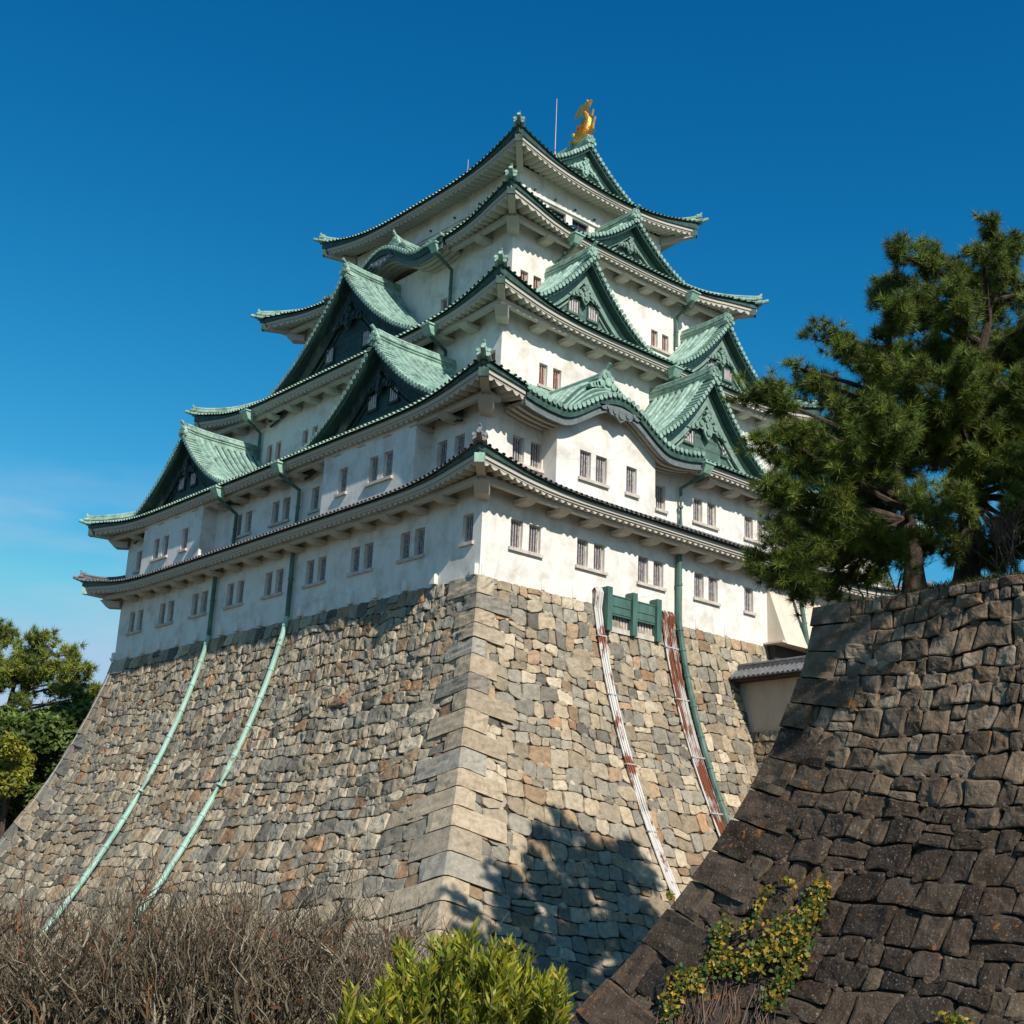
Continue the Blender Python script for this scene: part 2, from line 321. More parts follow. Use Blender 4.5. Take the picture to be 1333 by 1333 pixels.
# ------------------------------------------------------------------ tiered roofs
LIFT = [.85, .70, 1.2, .8, 1.25]
BOW = [.55, .65, .42, .90, .35]
def roof(idx, run, rise, copper=True, cuts=None, bracket=True):
    BW = BOW[idx]; bowf = lambda e, d: BW*max(0.0, 1-e/6)**2*(1-min(1, max(0, d)/1.5))
    ins = INS[idx]; o = OV; ze = ZE[idx]; h = LIFT[idx]; cuts = cuts or {}
    top = M['copper'] if copper else M['tile']; end = M['copper'] if copper else M['tile_end']
    Lf = 9.5
    def lift(e): return h*max(0.0, 1-e/Lf)**2.8
    def zs(d): t = min(1.0, d/run); return ze+rise*(.72*t+.28*t*t)
    mb = MB(); ribs = MB(); fas = MB(); sof = MB(); sides = ('right', 'left', 'back', 'far'); ribs.cur = 0
    beam = MB()
    ro = None
    for side in sides:
        F0 = face_fn(side, ins); a0, a1 = side_range(side, ins); S0, S1 = a0-o, a1+o; vis = side in ('right', 'left')
        def P(s, d, dz=0.0, F0=F0, S0=S0, S1=S1):
            e = max(0.0, min(s-S0, S1-s)); bow = bowf(e, d)   # eaves swing slightly outwards at the corners
            s = s+(bowf(d, e) if s-S0 > S1-s else -bowf(d, e))
            return F0(s, o-d+bow, zs(d)+lift(e)*max(0.0, 1-d/run)**1.3+dz)
        cut = cuts.get(side)
        def dmin(s): return 2.6 if cut and cut[0] < s < cut[1] else 0.0
        # tiled slope
        cols = sorted(set([S0, S0+.15, S0+.4, S0+.8, S1-.8, S1-.4, S1-.15, S1]+list(np.arange(S0+1.2, S1-1.1, .8))+([cut[0]-.001, cut[0]+.001, cut[1]-.001, cut[1]+.001] if cut else [])))
        nseg = 6; rows = []
        for s in cols:
            dm = min(run, s-S0, S1-s); d0 = min(dm, dmin(s)); rows.append([P(s, d0+(dm-d0)*k/nseg, -.03) for k in range(nseg+1)])
        mb.grid(rows)
        # round tile rows with disc ends
        n = int((S1-S0)/.33); sp = (S1-S0)/n
        for k in range(n):
            s = S0+(k+.5)*sp; dm = min(run, s-S0, S1-s)
            d0 = max(-.06, dmin(s))
            if dm-d0 < .1: continue
            ns = 5 if vis else 2
            path = [P(s, d0+(dm-d0)*q/ns) for q in range(ns+1)]
            ribs.cur = 0; ribs.tube(path, .10, 5 if vis else 4, caps=False, half=True)
            if d0 < 0:
                a = Vector(P(s, -.09, -.005)); b = Vector(P(s, 0.02, .0)); ribs.cur = 1; ribs.tube([a, b], .135, 8 if vis else 5)
        # edge board, fascia, soffit
        def seg_list():
            es = [0, .3, .7, 1.2, 1.8, 2.5, 3.3, 4.2, 5.2, 6.4, 8, 10]
            hl = (S1-S0)/2; es = [e for e in es if e < hl-.4]; full = sorted([S0+e for e in es]+list(np.arange(S0+12, S1-11, 2.0))+[S1-e for e in es])
            if not cut: return [full]
            return [[q for q in full if q < cut[0]]+[cut[0]], [cut[1]]+[q for q in full if q > cut[1]]]
        def zf(s):   # top of the plaster fascia: lifts less than the tiles
            e = max(0.0, min(s-S0, S1-s)); return ze-.075+lift(e)*.62
        def band(mbx, segs, w_out, w_in, zt, zb, matidx=0):
            for sg in segs:
                rows = []
                for s in sg:
                    e = max(0.0, min(s-S0, S1-s)); bow = bowf(e, 0)
                    so_ = min(max(s, S0+w_in), S1-w_in)
                    si_ = min(max(s, S0+w_in+.35), S1-w_in-.35); so_ = min(max(s, S0+(o-w_out)), S1-(o-w_out)); si_ = min(max(s, S0+(o-w_in)), S1-(o-w_in))
                    sg_ = 1 if s-S0 > S1-s else -1; so_ += sg_*bowf(0, e); si_ += sg_*bowf(0, e)
                    rows.append([F0(si_, w_in+bow, zt(s)), F0(so_, w_out+bow, zt(s)), F0(so_, w_out+bow, zb(s)), F0(si_, w_in+bow, zb(s))])
                mbx.cur = matidx; mbx.grid(rows, closed=True)
                for r_ in (rows[0], rows[-1]): mbx.add(r_, [(0, 1, 2, 3)])
        segs = seg_list()
        band(fas, segs, o-.13, o-.5, lambda s: ze-.05+lift(max(0.0, min(s-S0, S1-s))), lambda s: zf(s)+.002, 1)
        band(fas, segs, o-.22, o-.52, zf, lambda s: zf(s)-.20, 0)
        band(fas, segs, o-.29, o-.40, lambda s: zf(s)-.202, lambda s: zf(s)-.30, 0)
        # scalloped soffit
        per = .42; ncor = int((S1-S0)/per)*6; rows = []
        for k in range(ncor+1):
            s = S0+(S1-S0)*k/ncor
            if cut and cut[0]-.01 < s < cut[1]+.01:
                if rows: sof.grid(rows); rows = []
                continue
            e = min(s-S0, S1-s); ph = (k % 6)/6.0; sc = abs(math.sin(math.pi*ph)); dz = -.20*sc if vis else -.05
            d1 = .35; dm = min(o, max(e, d1+.01)); zb = zf(s)-.26
            sg_ = 1 if s-S0 > S1-s else -1; ts = lambda d: min(max(s, S0+d1), S1-d1)+sg_*bowf(max(0, d-d1), max(0, e-d1))
            row = [F0(ts(d1), o-d1+bowf(max(0, e-d1), 0), zb+.03)]
            for q in range(4):
                d = d1+(dm-d1)*q/3; row.append(F0(ts(d), o-d+bowf(max(0, e-d1), d-d1), zb+.22*(d-d1)*(1-lift(e)*.5)+dz*(1 if q < 3 else .8)))
            rows.append(row)
        if rows: sof.grid(rows)
        if bracket:
            zb = ze-.66
            def bz(s): e = max(0.0, min(s-S0, S1-s)); return zb+lift(e)*.30
            sgs = [[a0-.9]+list(np.arange(a0, a1+.01, (a1-a0)/24))+[a1+.9]]
            if cut: sgs = [[q for q in sgs[0] if q < cut[0]], [q for q in sgs[0] if q > cut[1]]]
            for sg in sgs:
                if len(sg) < 2: continue
                rows = [[F0(s, .66, bz(s)+.30), F0(s, .92, bz(s)+.30), F0(s, .92, bz(s)), F0(s, .66, bz(s))] for s in sg]; beam.grid(rows, closed=True)
                for r_ in (rows[0], rows[-1]): beam.add(r_, [(0, 1, 2, 3)])
    ro = mb.build('roof', M['copper_v'] if copper else M['tile'], KEEP)
    ribs.build('tile_rows', [top, end], ro, smooth=False)
    fas.build('eave_board', [M['eave'], M['black']], ro)
    sof.build('soffit', M['eave'], ro, smooth=False)
    if bracket:
        beam.build('eave_beam', M['eave'], ro)
        proto = {}
        for side in ('right', 'left'):
            F0 = face_fn(side, ins); a0, a1 = side_range(side, ins); n = int(round((a1-a0)/2.12)); zb = ze-.66
            for k in range(1, n):
                s = a0+(a1-a0)*k/n
                if side in cuts and cuts[side][0]-.5 < s < cuts[side][1]+.5: continue
                if side == 'right' and idx < 2 and s > 24: continue
                e = min(s-a0+o, a1+o-s); z = zb+lift(e)*.30
                if side not in proto:
                    bm_ = MB(); G = face_fn(side, 0); pl = [(0, -.52), (.55, -.52), (1.06, -.26), (1.06, -.01), (0, -.01)]
                    bm_.hexa([G(-.32, 0, -.22), G(.32, 0, -.22), G(.28, .70, -.20), G(-.28, .70, -.20), G(-.36, 0, -.005), G(.36, 0, -.005), G(.34, 1.04, -.005), G(-.34, 1.04, -.005)])
                    b = bm_.build('eave_bracket', M['eave'], ro)
                    proto[side] = b; base = Vector(G(0, 0, 0))
                    b.location = Vector(F0(s, 0, z))-base
                else:
                    c = dup(proto[side], ro, Vector(F0(s, 0, z))-Vector(face_fn(side, 0)(0, 0, 0)))
    # corners: hip beam, hip ridge, finial
    for cx, sx, cy, sy in ((ins, -1, ins, -1), (ins, -1, L1-ins, 1), (L2-ins, 1, ins, -1), (L2-ins, 1, L1-ins, 1)):
        def H(q, z, t=0.0, cx=cx, sx=sx, cy=cy, sy=sy): # q = outward plan offset from the wall corner, t = sideways
            return Vector((cx+sx*q + t*sx*.7071, cy+sy*q - t*sy*.7071, z))
        zc = ze+h
        hb = MB(); zb0 = ze-.55; zb1 = ze-.55+h*.55
        hb.hexa([H(0, zb0, -.19), H(0, zb0, .19), H(o-.22+BW*.9, zb1, .19), H(o-.22+BW*.9, zb1, -.19), H(0, zb0+.4, -.19), H(0, zb0+.4, .19), H(o-.22+BW*.9, zb1+.36, .19), H(o-.22+BW*.9, zb1+.36, -.19)])
        if bracket: hb.hexa([H(0, zb0-.42, -.32), H(0, zb0-.42, .32), H(.62, zb0-.40, .32), H(.62, zb0-.40, -.32), H(0, zb0-.004, -.36), H(0, zb0-.004, .36), H(.95, zb0+.06, .36), H(.95, zb0+.06, -.36)])
        hb.cur = 1; q = o-.22+BW*.9
        hb.hexa([H(q-.28, zb1-.03, -.22), H(q-.28, zb1-.03, .22), H(q+.05, zb1, .22), H(q+.05, zb1, -.22), H(q-.28, zb1+.4, -.22), H(q-.28, zb1+.4, .22), H(q+.05, zb1+.42, .22), H(q+.05, zb1+.42, -.22)])
        hb.build('hip_beam', [M['eave'], M['hopper'] if idx == 0 else M['black']], ro)
        hr = MB(); N = 10; path = []
        for k in range(N+1):
            d = run+(.05-run)*k/N; path.append(H(o-d+bowf(d, d), zs(d)+lift(d)*max(0.0, 1-d/run)**1.3+.02))
        rows = [[p+(H(0, 0, -.17)-H(0, 0, 0)), p+(H(0, 0, -.14)-H(0, 0, 0))+Vector((0, 0, .34)), p+(H(0, 0, .14)-H(0, 0, 0))+Vector((0, 0, .34)), p+(H(0, 0, .17)-H(0, 0, 0))] for p in path]
        hr.grid(rows); hr.add(rows[-1], [(0, 1, 2, 3)]); hr.tube([p+Vector((0, 0, .40)) for p in path], .11, 6)
        hr.tube([p+Vector((0, 0, .15))+(H(0, 0, .17)-H(0, 0, 0)) for p in path], .05, 5); hr.tube([p+Vector((0, 0, .15))-(H(0, 0, .17)-H(0, 0, 0)) for p in path], .05, 5)
        hr.build('hip_ridge', top, ro)
        fn = MB(); dg = (H(1, 0)-H(0, 0)).normalized(); sd = (H(0, 0, 1)-H(0, 0, 0)).normalized(); up = Vector((0, 0, 1)); tip = H(o-.12+BW, zc+.14)
        fin = (M['copper'] if copper else M['tile_end'])
        # end plate with round tile ends and a small horn, then the last tile row running out to the very corner
        pl = [(a*.62, b*.52) for a, b in ((-.34, -.1), (-.40, .16), (-.26, .26), (-.22, .44), (-.10, .56), (.10, .56), (.22, .44), (.26, .26), (.40, .16), (.34, -.1))]
        vs = [tip+sd*a+up*b for a, b in pl]+[tip+dg*.10+sd*a+up*b for a, b in pl]; n = len(pl)
        fn.add(vs, [tuple(range(n)), tuple(range(2*n-1, n-1, -1))]+[(i, (i+1) % n, n+(i+1) % n, n+i) for i in range(n)])
        for a, b, r_ in ((0, .30, .10), (-.25, .04, .10), (.25, .04, .10)): fn.tube([tip+sd*a+up*b-dg*.15, tip+sd*a+up*(b+.03)+dg*.18], r_, 8)
        fn.tube([tip+up*.22-dg*.2, tip+up*.34+dg*.05, tip+up*.52+dg*.2], [.09, .08, .06], 6)
        fn.tube([tip-up*.16-dg*.35, tip-up*.08+dg*.22, tip+up*.06+dg*.62], [.13, .13, .11], 7)
        for sx in (-1, 1): fn.tube([tip-up*.2+sd*sx*.2-dg*.3, tip-up*.12+sd*sx*.2+dg*.18], .12, 7)
        fn.build('corner_finial', fin, ro)
    return ro, (lambda d: zs(d))
KB2 = (0.9, 13.2)      # curved gable span on roof two, sunlit face
KB4 = (11.9, 24.2)     # curved gable span on roof four, shaded face
RO = []
RO.append(roof(0, OV, .75, copper=False))
RO.append(roof(1, OV+4.195, 3.6, cuts={'right': KB2}))
RO.append(roof(2, OV+3.159, 3.1))
RO.append(roof(3, OV+2.171, 2.5, cuts={'left': KB4}))
RO.append(roof(4, OV+.75, 1.5, bracket=False))

# ------------------------------------------------------------------ gables
def gegyo(mb, F, u, w, z, s):
    "leafy pendant: rounded boss, drop and curling wings"
    def pp(pts, th0, th1): mb.prism([(u+a*s, z+b*s) for a, b in pts], F, w+th0, w+th1)
    pp([(-.22, .1), (-.36, -.25), (-.3, -.6), (0, -.95), (.3, -.6), (.36, -.25), (.22, .1), (0, .25)], 0, .10)
    for sx in (-1, 1):
        pp([(sx*.28, .0), (sx*.62, .12), (sx*.82, -.05), (sx*1.15, -.10), (sx*1.30, -.38), (sx*1.62, -.55), (sx*1.32, -.62), (sx*1.05, -.48), (sx*.84, -.52), (sx*.62, -.36), (sx*.36, -.42)], .0, .07)
        for a, b, r_ in ((.55, -.1, .17), (.92, -.28, .15), (1.25, -.5, .12)): mb.tube([F(u+sx*a*s, w+.02, z+b*s), F(u+sx*a*s, w+.15, z+b*s)], r_*s, 8)
    for a, b, r_ in ((0, .42, .20), (-.2, .22, .17), (.2, .22, .17), (0, -.1, .22), (0, -.5, .2), (-.14, .62, .12), (.14, .62, .12)): mb.tube([F(u+a*s, w+.04, z+b*s), F(u+a*s, w+.19, z+b*s)], r_*s, 8)
def gable(F, uc, W, zf, za, wf, wb, panel='panel', wins=(), wz=(0, 0), orn=1.0, kara=None, zbase=None, horn=True, orn_z=1.35, ridge_back=None, bname='gable', kup=1.1, rec=.8):
    "gabled dormer roof: u along the face, w outwards; front verge at wf, runs back to wb"
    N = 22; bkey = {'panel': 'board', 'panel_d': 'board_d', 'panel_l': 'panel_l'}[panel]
    if kara: prof = kara
    else:
        g = lambda t: .36*t+.64*t**2.0
        prof = [(uc-W+W*k/N, zf+(za-zf)*g(k/N)) for k in range(N+1)]+[(uc+W*k/N, zf+(za-zf)*g(1-k/N)) for k in range(1, N+1)]
    prof = [Vector((a, b)) for a, b in prof]; n = len(prof); apex = max(range(n), key=lambda i: prof[i].y)
    nrm = []
    for i in range(n):
        t = prof[min(i+1, n-1)]-prof[max(i-1, 0)]; t.normalize(); nrm.append(Vector((-t.y, t.x)))
    if not kara: nrm[apex] = Vector((0, 1))
    off = lambda i, d: prof[i]+nrm[i]*d
    off2 = (lambda i, d: prof[i]+Vector((0, d))) if kara else (lambda i, d: prof[i]+Vector((0, d*(1+.55*(1-abs(i-apex)/max(1, n/2))))) )
    def P(i, w, d):
        q = off(i, d); ex = 0.0
        if kara: tt = max(0.0, min(1.0, (wf-w-.1)/1.7)); ex = kup*max(0.0, (prof[i].y-prof[0].y)/(prof[apex].y-prof[0].y))**.8*tt*tt*(3-2*tt)
        return F(q.x, w, q.y+ex)
    mb = MB()
    wl = [wf, wf-.35, wf-.7, wf-1.05, wf-1.4, wf-1.8, wb] if kara else [wf, wb]
    mb.grid([[P(i, w, 0) for i in range(n)] for w in wl]); mb.grid([[P(i, w, -.12) for i in range(n)] for w in wl])
    mb.grid([[P(i, wf, 0) for i in range(n)], [P(i, wf, -.12) for i in range(n)]])
    gb = mb.build(bname, M['copper_v'], KEEP)
    tr = MB(); step = 1 if wf > wb else -1
    # rows running down the slope behind the verge
    halves = [list(range(0, apex+1)), list(range(n-1, apex-1, -1))]
    w = wf-1.95
    while w > wb+.1:
        for hf in halves:
            pth = [P(i, w, .05) for i in hf[::2]+([hf[-1]] if (len(hf)-1) % 2 else [])]; tr.tube(pth, .125, 6, caps=False, half=False)
        w -= .44
    for w_, r_ in (((-.80, .09), (-1.08, .19), (-1.55, .17)) if not kara else ((-.75, .08), (-1.05, .08), (-1.35, .08))):
        for hf in halves:
            pth = [P(i, wf+w_, .10 if not kara else .02) for i in hf]; tr.tube(pth, r_, 6)
    # verge tiles, pointing out over the edge
    acc = 0; last = prof[0].copy(); marks = []
    for i in range(n-1):
        a, b = prof[i], prof[i+1]; L = (b-a).length; d = (.33-acc) if acc else .0
        while d < L:
            q = a+(b-a)*(d/L); marks.append((q, (nrm[i]+(nrm[i+1]-nrm[i])*(d/L)).normalized())); d += .33
        acc = (L-(d-.33)) % .33
    for q, nn in marks:
        p = q+nn*.05; tr.tube([F(p.x, wf-.74, p.y), F(p.x, wf+.06, p.y)], .095, 6)
        p = q+nn*.035; tr.tube([F(p.x, wf+.03, p.y), F(p.x, wf+.10, p.y)], .135, 8)
    tr.build('tile_rows', M['copper'], gb)
    # ridge with end tile and horn
    rg = MB(); ap = prof[apex]; rb = wb if ridge_back is None else ridge_back
    hh = .55 if not kara else .42; rz = ap.y+(kup-.05 if kara else 0)
    crv = lambda w: .16*max(0, 1-abs(w-wf)/2.2)**2
    w00 = wf-1.2 if kara else wf-.15; ws = [w00-(w00-rb)*k/8 for k in range(9)]
    rows = [[F(ap.x-.2, w, rz-.12+crv(w)), F(ap.x-.16, w, rz+hh+crv(w)), F(ap.x+.16, w, rz+hh+crv(w)), F(ap.x+.2, w, rz-.12+crv(w))] for w in ws]
    rg.grid(rows); rg.add(rows[0], [(0, 1, 2, 3)])
    rg.tube([F(ap.x, w, rz+hh+.07+crv(w)) for w in ws], .12, 8)
    for sx in (-1, 1):
        for k in (.33, .62): rg.tube([F(ap.x+sx*.2, w, rz+hh*k+crv(w)) for w in ws], .045, 5)
    rg.build('ridge', M['copper'], gb)
    fn = MB(); w0 = wf-.1 if not kara else wf-1.15; s = .82 if not kara else 1.2; zb = rz-.05+.1 if not kara else rz-.35
    pl = [(-.42, -.12), (-.52, .12), (-.40, .34), (-.30, .56), (-.14, .80), (.14, .80), (.30, .56), (.40, .34), (.52, .12), (.42, -.12)]
    fn.prism([(ap.x+a*s, zb+b*s) for a, b in pl], F, w0, w0+.16)
    for a, b, r_ in ((-.33, .12, .16), (.33, .12, .16), (0, .28, .2), (-.22, .46, .12), (.22, .46, .12), (0, .62, .13)): fn.tube([F(ap.x+a*s, w0+.1, zb+b*s), F(ap.x+a*s, w0+.25, zb+b*s)], r_*s, 8)
    if kara:
        for sx in (-1, 1):
            for k in range(4): fn.tube([F(ap.x+sx*(.5+.2*k), w0, zb+.12-.08*k), F(ap.x+sx*(.5+.2*k), w0+.22, zb+.12-.08*k)], .2-.02*k, 8)
    if horn: fn.tube([F(ap.x, w0-.35, zb+.74*s), F(ap.x, w0+.10, zb+.86*s), F(ap.x, w0+.34, zb+1.08*s)], [.11, .10, .10], 8)
    fn.build('ridge_finial', M['copper'], gb)
    # barge boards under the verge
    bd = MB(); bw_ = min(1.25, max(.75, (za-zf)/4.6))
    def strip(mbx, w0, w1, d0, d1, i0=0, i1=n-1):
        rows = []
        for i in range(i0, i1+1):
            a, b = off2(i, d0), off2(i, d1); rows.append([F(a.x, w0, a.y), F(b.x, w0, b.y), F(b.x, w1, b.y), F(a.x, w1, a.y)])
        mbx.grid(rows, closed=True)
        for r_ in (rows[0], rows[-1]): mbx.add(r_, [(0, 1, 2, 3)])
    if kara:
        bd.cur = 0; strip(bd, wf-.02, wf-.5, -.12, -.42); bd.cur = 1; strip(bd, wf-.14, wf-.28, -.42, -.78); strip(bd, wf-.10, wf-.18, -.70, -.80)
        bd.cur = 2; strip(bd, wf-.3, wb, -.5, -.62)
        for w_ in (-.55, -.95, -1.35, -1.75): strip(bd, wf+w_, wf+w_-.2, -.62, -.74)
    else:
        bd.cur = 0; strip(bd, wf-.06, wf-rec+.12, -.11, -.24)
        bd.cur = 3; strip(bd, wf-rec+.20, wf-rec+.04, -.245, -.80*bw_); strip(bd, wf-rec+.25, wf-rec+.18, -.245, -.34); strip(bd, wf-rec+.23, wf-rec+.18, -.72*bw_, -.84*bw_)
    bd.build('barge_board', [M['black'] if kara else M['copper_d'], mat_board, M['eave'], M[bkey]], gb)
    # pendant and panel
    if not kara:
        pn = MB(); wp = wf-rec
        zb_ = zbase if zbase is not None else zf-.6
        for i in range(n-1):
            a, b = off2(i, -.1), off2(i+1, -.1); pn.add([F(a.x, wp, min(a.y, zb_)), F(b.x, wp, min(b.y, zb_)), F(b.x, wp, b.y), F(a.x, wp, a.y)], [(0, 1, 2, 3)])
        zz = zb_+.3          # overlapping copper sheets
        while zz < za-1.6:
            inside = [p for p in prof if p.y-.9 > zz]
            if len(inside) > 1: pn.box(F, inside[0].x, inside[-1].x, wp, wp+.018, zz, zz+.03)
            zz += .52
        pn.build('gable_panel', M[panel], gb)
        md = MB()
        def strip2(w0, w1, d0, d1):
            rows = []
            for i in range(n):
                a, b = off2(i, d0), off2(i, d1); rows.append([F(a.x, w0, a.y), F(b.x, w0, b.y), F(b.x, w1, b.y), F(a.x, w1, a.y)])
            md.grid([r_ for r_ in rows], closed=True)
        strip2(wp+.10, wp, -.98*bw_, -1.08*bw_)
        for sx in (-1, 1):
            for k in range(3):
                uu = uc+sx*W*(.13+.09*k); zz = za-(za-zf)*(.23+.105*k)-.52*orn; md.tube([F(uu, wp, zz), F(uu, wp+.07, zz)], .14*orn, 8)
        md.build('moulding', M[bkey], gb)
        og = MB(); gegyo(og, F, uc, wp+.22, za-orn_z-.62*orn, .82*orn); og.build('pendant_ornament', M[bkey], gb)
        for c in wins:
            b_ = MB(); wz0, wz1 = wz; hw = .36
            b_.cur = 0; b_.box(F, c-hw, c+hw, wp-.02, wp+.02, wz0, wz1); b_.cur = 1
            for q in ((c-hw-.06, c-hw, wz0-.05, wz1+.05), (c+hw, c+hw+.06, wz0-.05, wz1+.05), (c-hw, c+hw, wz1, wz1+.05), (c-hw-.1, c+hw+.1, wz0-.12, wz0)): b_.box(F, q[0], q[1], wp, wp+.13, q[2], q[3])
            b_.cur = 2
            for k in range(4): cc = c-hw+2*hw*(k+.5)/4; b_.box(F, cc-.05, cc+.05, wp+.03, wp+.10, wz0, wz1)
            b_.build('gable_window', [M['dark'], M[panel], M['bar_w']], gb)
    else:
        og = MB(); sc_ = 1.0; z0 = ap.y-.70; w1 = wf-.12
        og.prism([(ap.x+a, z0+b) for a, b in ((-1.5, .0), (-1.2, -.22), (-.85, -.16), (-.7, -.36), (-.4, -.34), (0, -.62), (.4, -.34), (.7, -.36), (.85, -.16), (1.2, -.22), (1.5, .0), (0, .18))], F, w1, w1+.10)
        for a, b, r_ in ((0, -.25, .2), (-.45, -.15, .14), (.45, -.15, .14), (-.9, -.05, .1), (.9, -.05, .1)): og.tube([F(ap.x+a, w1+.05, z0+b), F(ap.x+a, w1+.16, z0+b)], r_, 8)
        og.build('pendant_ornament', mat_board, gb)
    return gb
mat_board = mat('weathered_board', (.12, .145, .145), .65, var=(.22, .24, .24), scale=3.5, bump=.01, bscale=12, lo=.45, hi=.8)
FL, FR = face_fn('left'), face_fn('right')
F3L, F3R, F4L, F4R, F5R = face_fn('left', INS[2]), face_fn('right', INS[2]), face_fn('left', INS[3]), face_fn('right', INS[3]), face_fn('right', INS[4])
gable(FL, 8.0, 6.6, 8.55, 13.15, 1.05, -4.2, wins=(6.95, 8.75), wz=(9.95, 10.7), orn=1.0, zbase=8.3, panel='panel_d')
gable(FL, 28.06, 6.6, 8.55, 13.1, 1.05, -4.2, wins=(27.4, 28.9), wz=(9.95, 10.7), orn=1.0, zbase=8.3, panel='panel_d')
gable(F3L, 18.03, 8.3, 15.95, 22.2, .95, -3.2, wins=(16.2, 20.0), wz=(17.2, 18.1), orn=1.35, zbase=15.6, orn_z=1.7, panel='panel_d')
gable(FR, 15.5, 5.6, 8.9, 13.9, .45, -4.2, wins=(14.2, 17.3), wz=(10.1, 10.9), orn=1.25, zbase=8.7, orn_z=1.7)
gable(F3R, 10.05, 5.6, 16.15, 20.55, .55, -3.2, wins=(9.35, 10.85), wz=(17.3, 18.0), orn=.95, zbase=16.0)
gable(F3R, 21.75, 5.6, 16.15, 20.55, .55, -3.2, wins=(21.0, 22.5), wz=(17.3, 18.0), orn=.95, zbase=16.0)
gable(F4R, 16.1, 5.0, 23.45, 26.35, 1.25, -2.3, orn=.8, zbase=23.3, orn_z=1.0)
# top gable roof: the ridge runs between the two ends
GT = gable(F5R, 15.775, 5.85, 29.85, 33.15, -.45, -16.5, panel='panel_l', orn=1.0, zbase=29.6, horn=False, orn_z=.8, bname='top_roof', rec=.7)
FB = face_fn('back', INS[4])
# curved (karahafu) gables: an arch with reverse curves at both ends
def bell(uc, W, z0, rise):
    out = []
    for k in range(49):
        t = -1+2*k/48; a = abs(t)
        y = math.cos(min(1.0, a/.62)*math.pi)*.5+.5 if a < .62 else 0.0
        y = y**.85 + (.18*((a-.62)/.38)**2 if a > .62 else 0)
        out.append((uc+t*W, z0+rise*y))
    return out
mb = MB(); pr_ = [p for p in bell(7.05, 6.1, 8.36, 1.62) if 3.5 < p[0] < 10.25]
mb.prism([(3.5, 8.252), (10.25, 8.252), (10.25, 8.30)]+[(a, max(8.3, b-.45)) for a, b in reversed(pr_)]+[(3.5, 8.30)], FR, .2, .95); mb.build('arch_wall', M['plaster'], KEEP)
gable(FR, 7.05, 0, 0, 0, 1.64, -4.0, kara=bell(7.05, 6.1, 8.36, 1.62), ridge_back=-4.1, kup=1.15, bname='curved_gable')
gable(F4L, 18.05, 0, 0, 0, 1.64, -2.0, kara=bell(18.05, 6.1, 23.2, 1.55), ridge_back=-2.1, kup=.8, bname='curved_gable')

# ------------------------------------------------------------------ golden fish, rods
def fish():
    mb = MB(); x0 = 15.775; y0 = 10.45; z0 = 33.72; K = 1.1
    pts = [(a*K, b*1.02, r_*K) for a, b, r_ in [(1.05, .16, .16), (.95, .22, .22), (.75, .30, .36), (.45, .42, .46), (.1, .62, .44), (-.12, .95, .36), (-.16, 1.35, .28), (-.02, 1.75, .20), (.14, 2.05, .13), (.22, 2.25, .09)]]  # inward offset, height, radius
    rows = []
    for i, (a, b, r_) in enumerate(pts):
        p0 = Vector((0, pts[max(i-1, 0)][0], pts[max(i-1, 0)][1])); p1 = Vector((0, pts[min(i+1, len(pts)-1)][0], pts[min(i+1, len(pts)-1)][1])); t = (p1-p0).normalized(); nn = Vector((0, -t.z, t.y))
        rows.append([Vector((x0, y0+a, z0+b))+Vector((1, 0, 0))*math.cos(q)*r_*.8+nn*math.sin(q)*r_ for q in [2*math.pi*k/12 for k in range(12)]])
    mb.grid(rows, closed=True); mb.add(rows[0], [tuple(range(12))]); mb.add(rows[-1], [tuple(range(12))])
    G = lambda a, w, c: (x0+w*K, y0+a*K, z0+c*1.02)
    fish = mb.build('golden_fish', M['gold'], KEEP, smooth=True)
    fb = MB()
    fb.prism([(.10, 2.0), (-.22, 2.35), (-.42, 2.75), (-.20, 2.62), (-.12, 2.9), (.05, 2.6), (.30, 2.72), (.62, 2.50), (.95, 2.05), (.55, 2.18), (.34, 2.0)], G, -.09, .09); fb.build('tail_fin', M['gold'], fish)
    fb = MB(); fb.prism([(-.1, .75), (-.42, .9), (-.78, 1.35), (-.66, .92), (-.62, .55), (-.3, .35)], G, -.07, .07)
    fb.prism([(-.2, 1.3), (-.5, 1.55), (-.62, 1.95), (-.38, 1.75), (-.12, 1.7)], G, -.06, .06)
    fb.prism([(.16, 1.0), (.42, 1.15), (.36, 1.32), (.5, 1.5), (.3, 1.55), (.34, 1.8), (.12, 1.75), (0, 1.3)], G, -.05, .05)
    for sx in (-1, 1):
        H = lambda a, w, c, sx=sx: (x0+sx*K*(.3+.5*(c-.4)), y0+(a+w)*K, z0+c); fb.prism([(.3, .4), (-.2, .45), (-.35, .85), (.0, .75), (.2, .95), (.35, .6)], H, -.03, .03)
    fb.build('fin', M['gold'], fish)
    hb = MB(); hb.ball((x0-.34, y0+.8, z0+.55), .12); hb.ball((x0+.34, y0+.8, z0+.55), .12); hb.prism([(1.0, .05), (1.25, .22), (1.18, .36), (.9, .32), (.8, .1)], G, -.2, .2); hb.prism([(.7, .6), (1.0, .72), (1.12, .95), (.75, .85), (.5, .75)], G, -.12, .12)
    hb.build('head_crest', M['gold'], fish)
fish()
mb = MB(); mb.tube([(15.775, 13.34, 33.6), (15.775, 13.34, 34.2)], [.11, .05], 8); mb.tube([(15.775, 13.34, 34.3), (15.775, 13.34, 38.2)], [.035, .022], 6); mb.build('lightning_rod', M['steel'], KEEP)
mb = MB(); mb.tube([(8.6, 13.44, 28.6), (8.6, 13.44, 30.4)], [.035, .02], 6); mb.build('lightning_rod', M['steel'], KEEP)

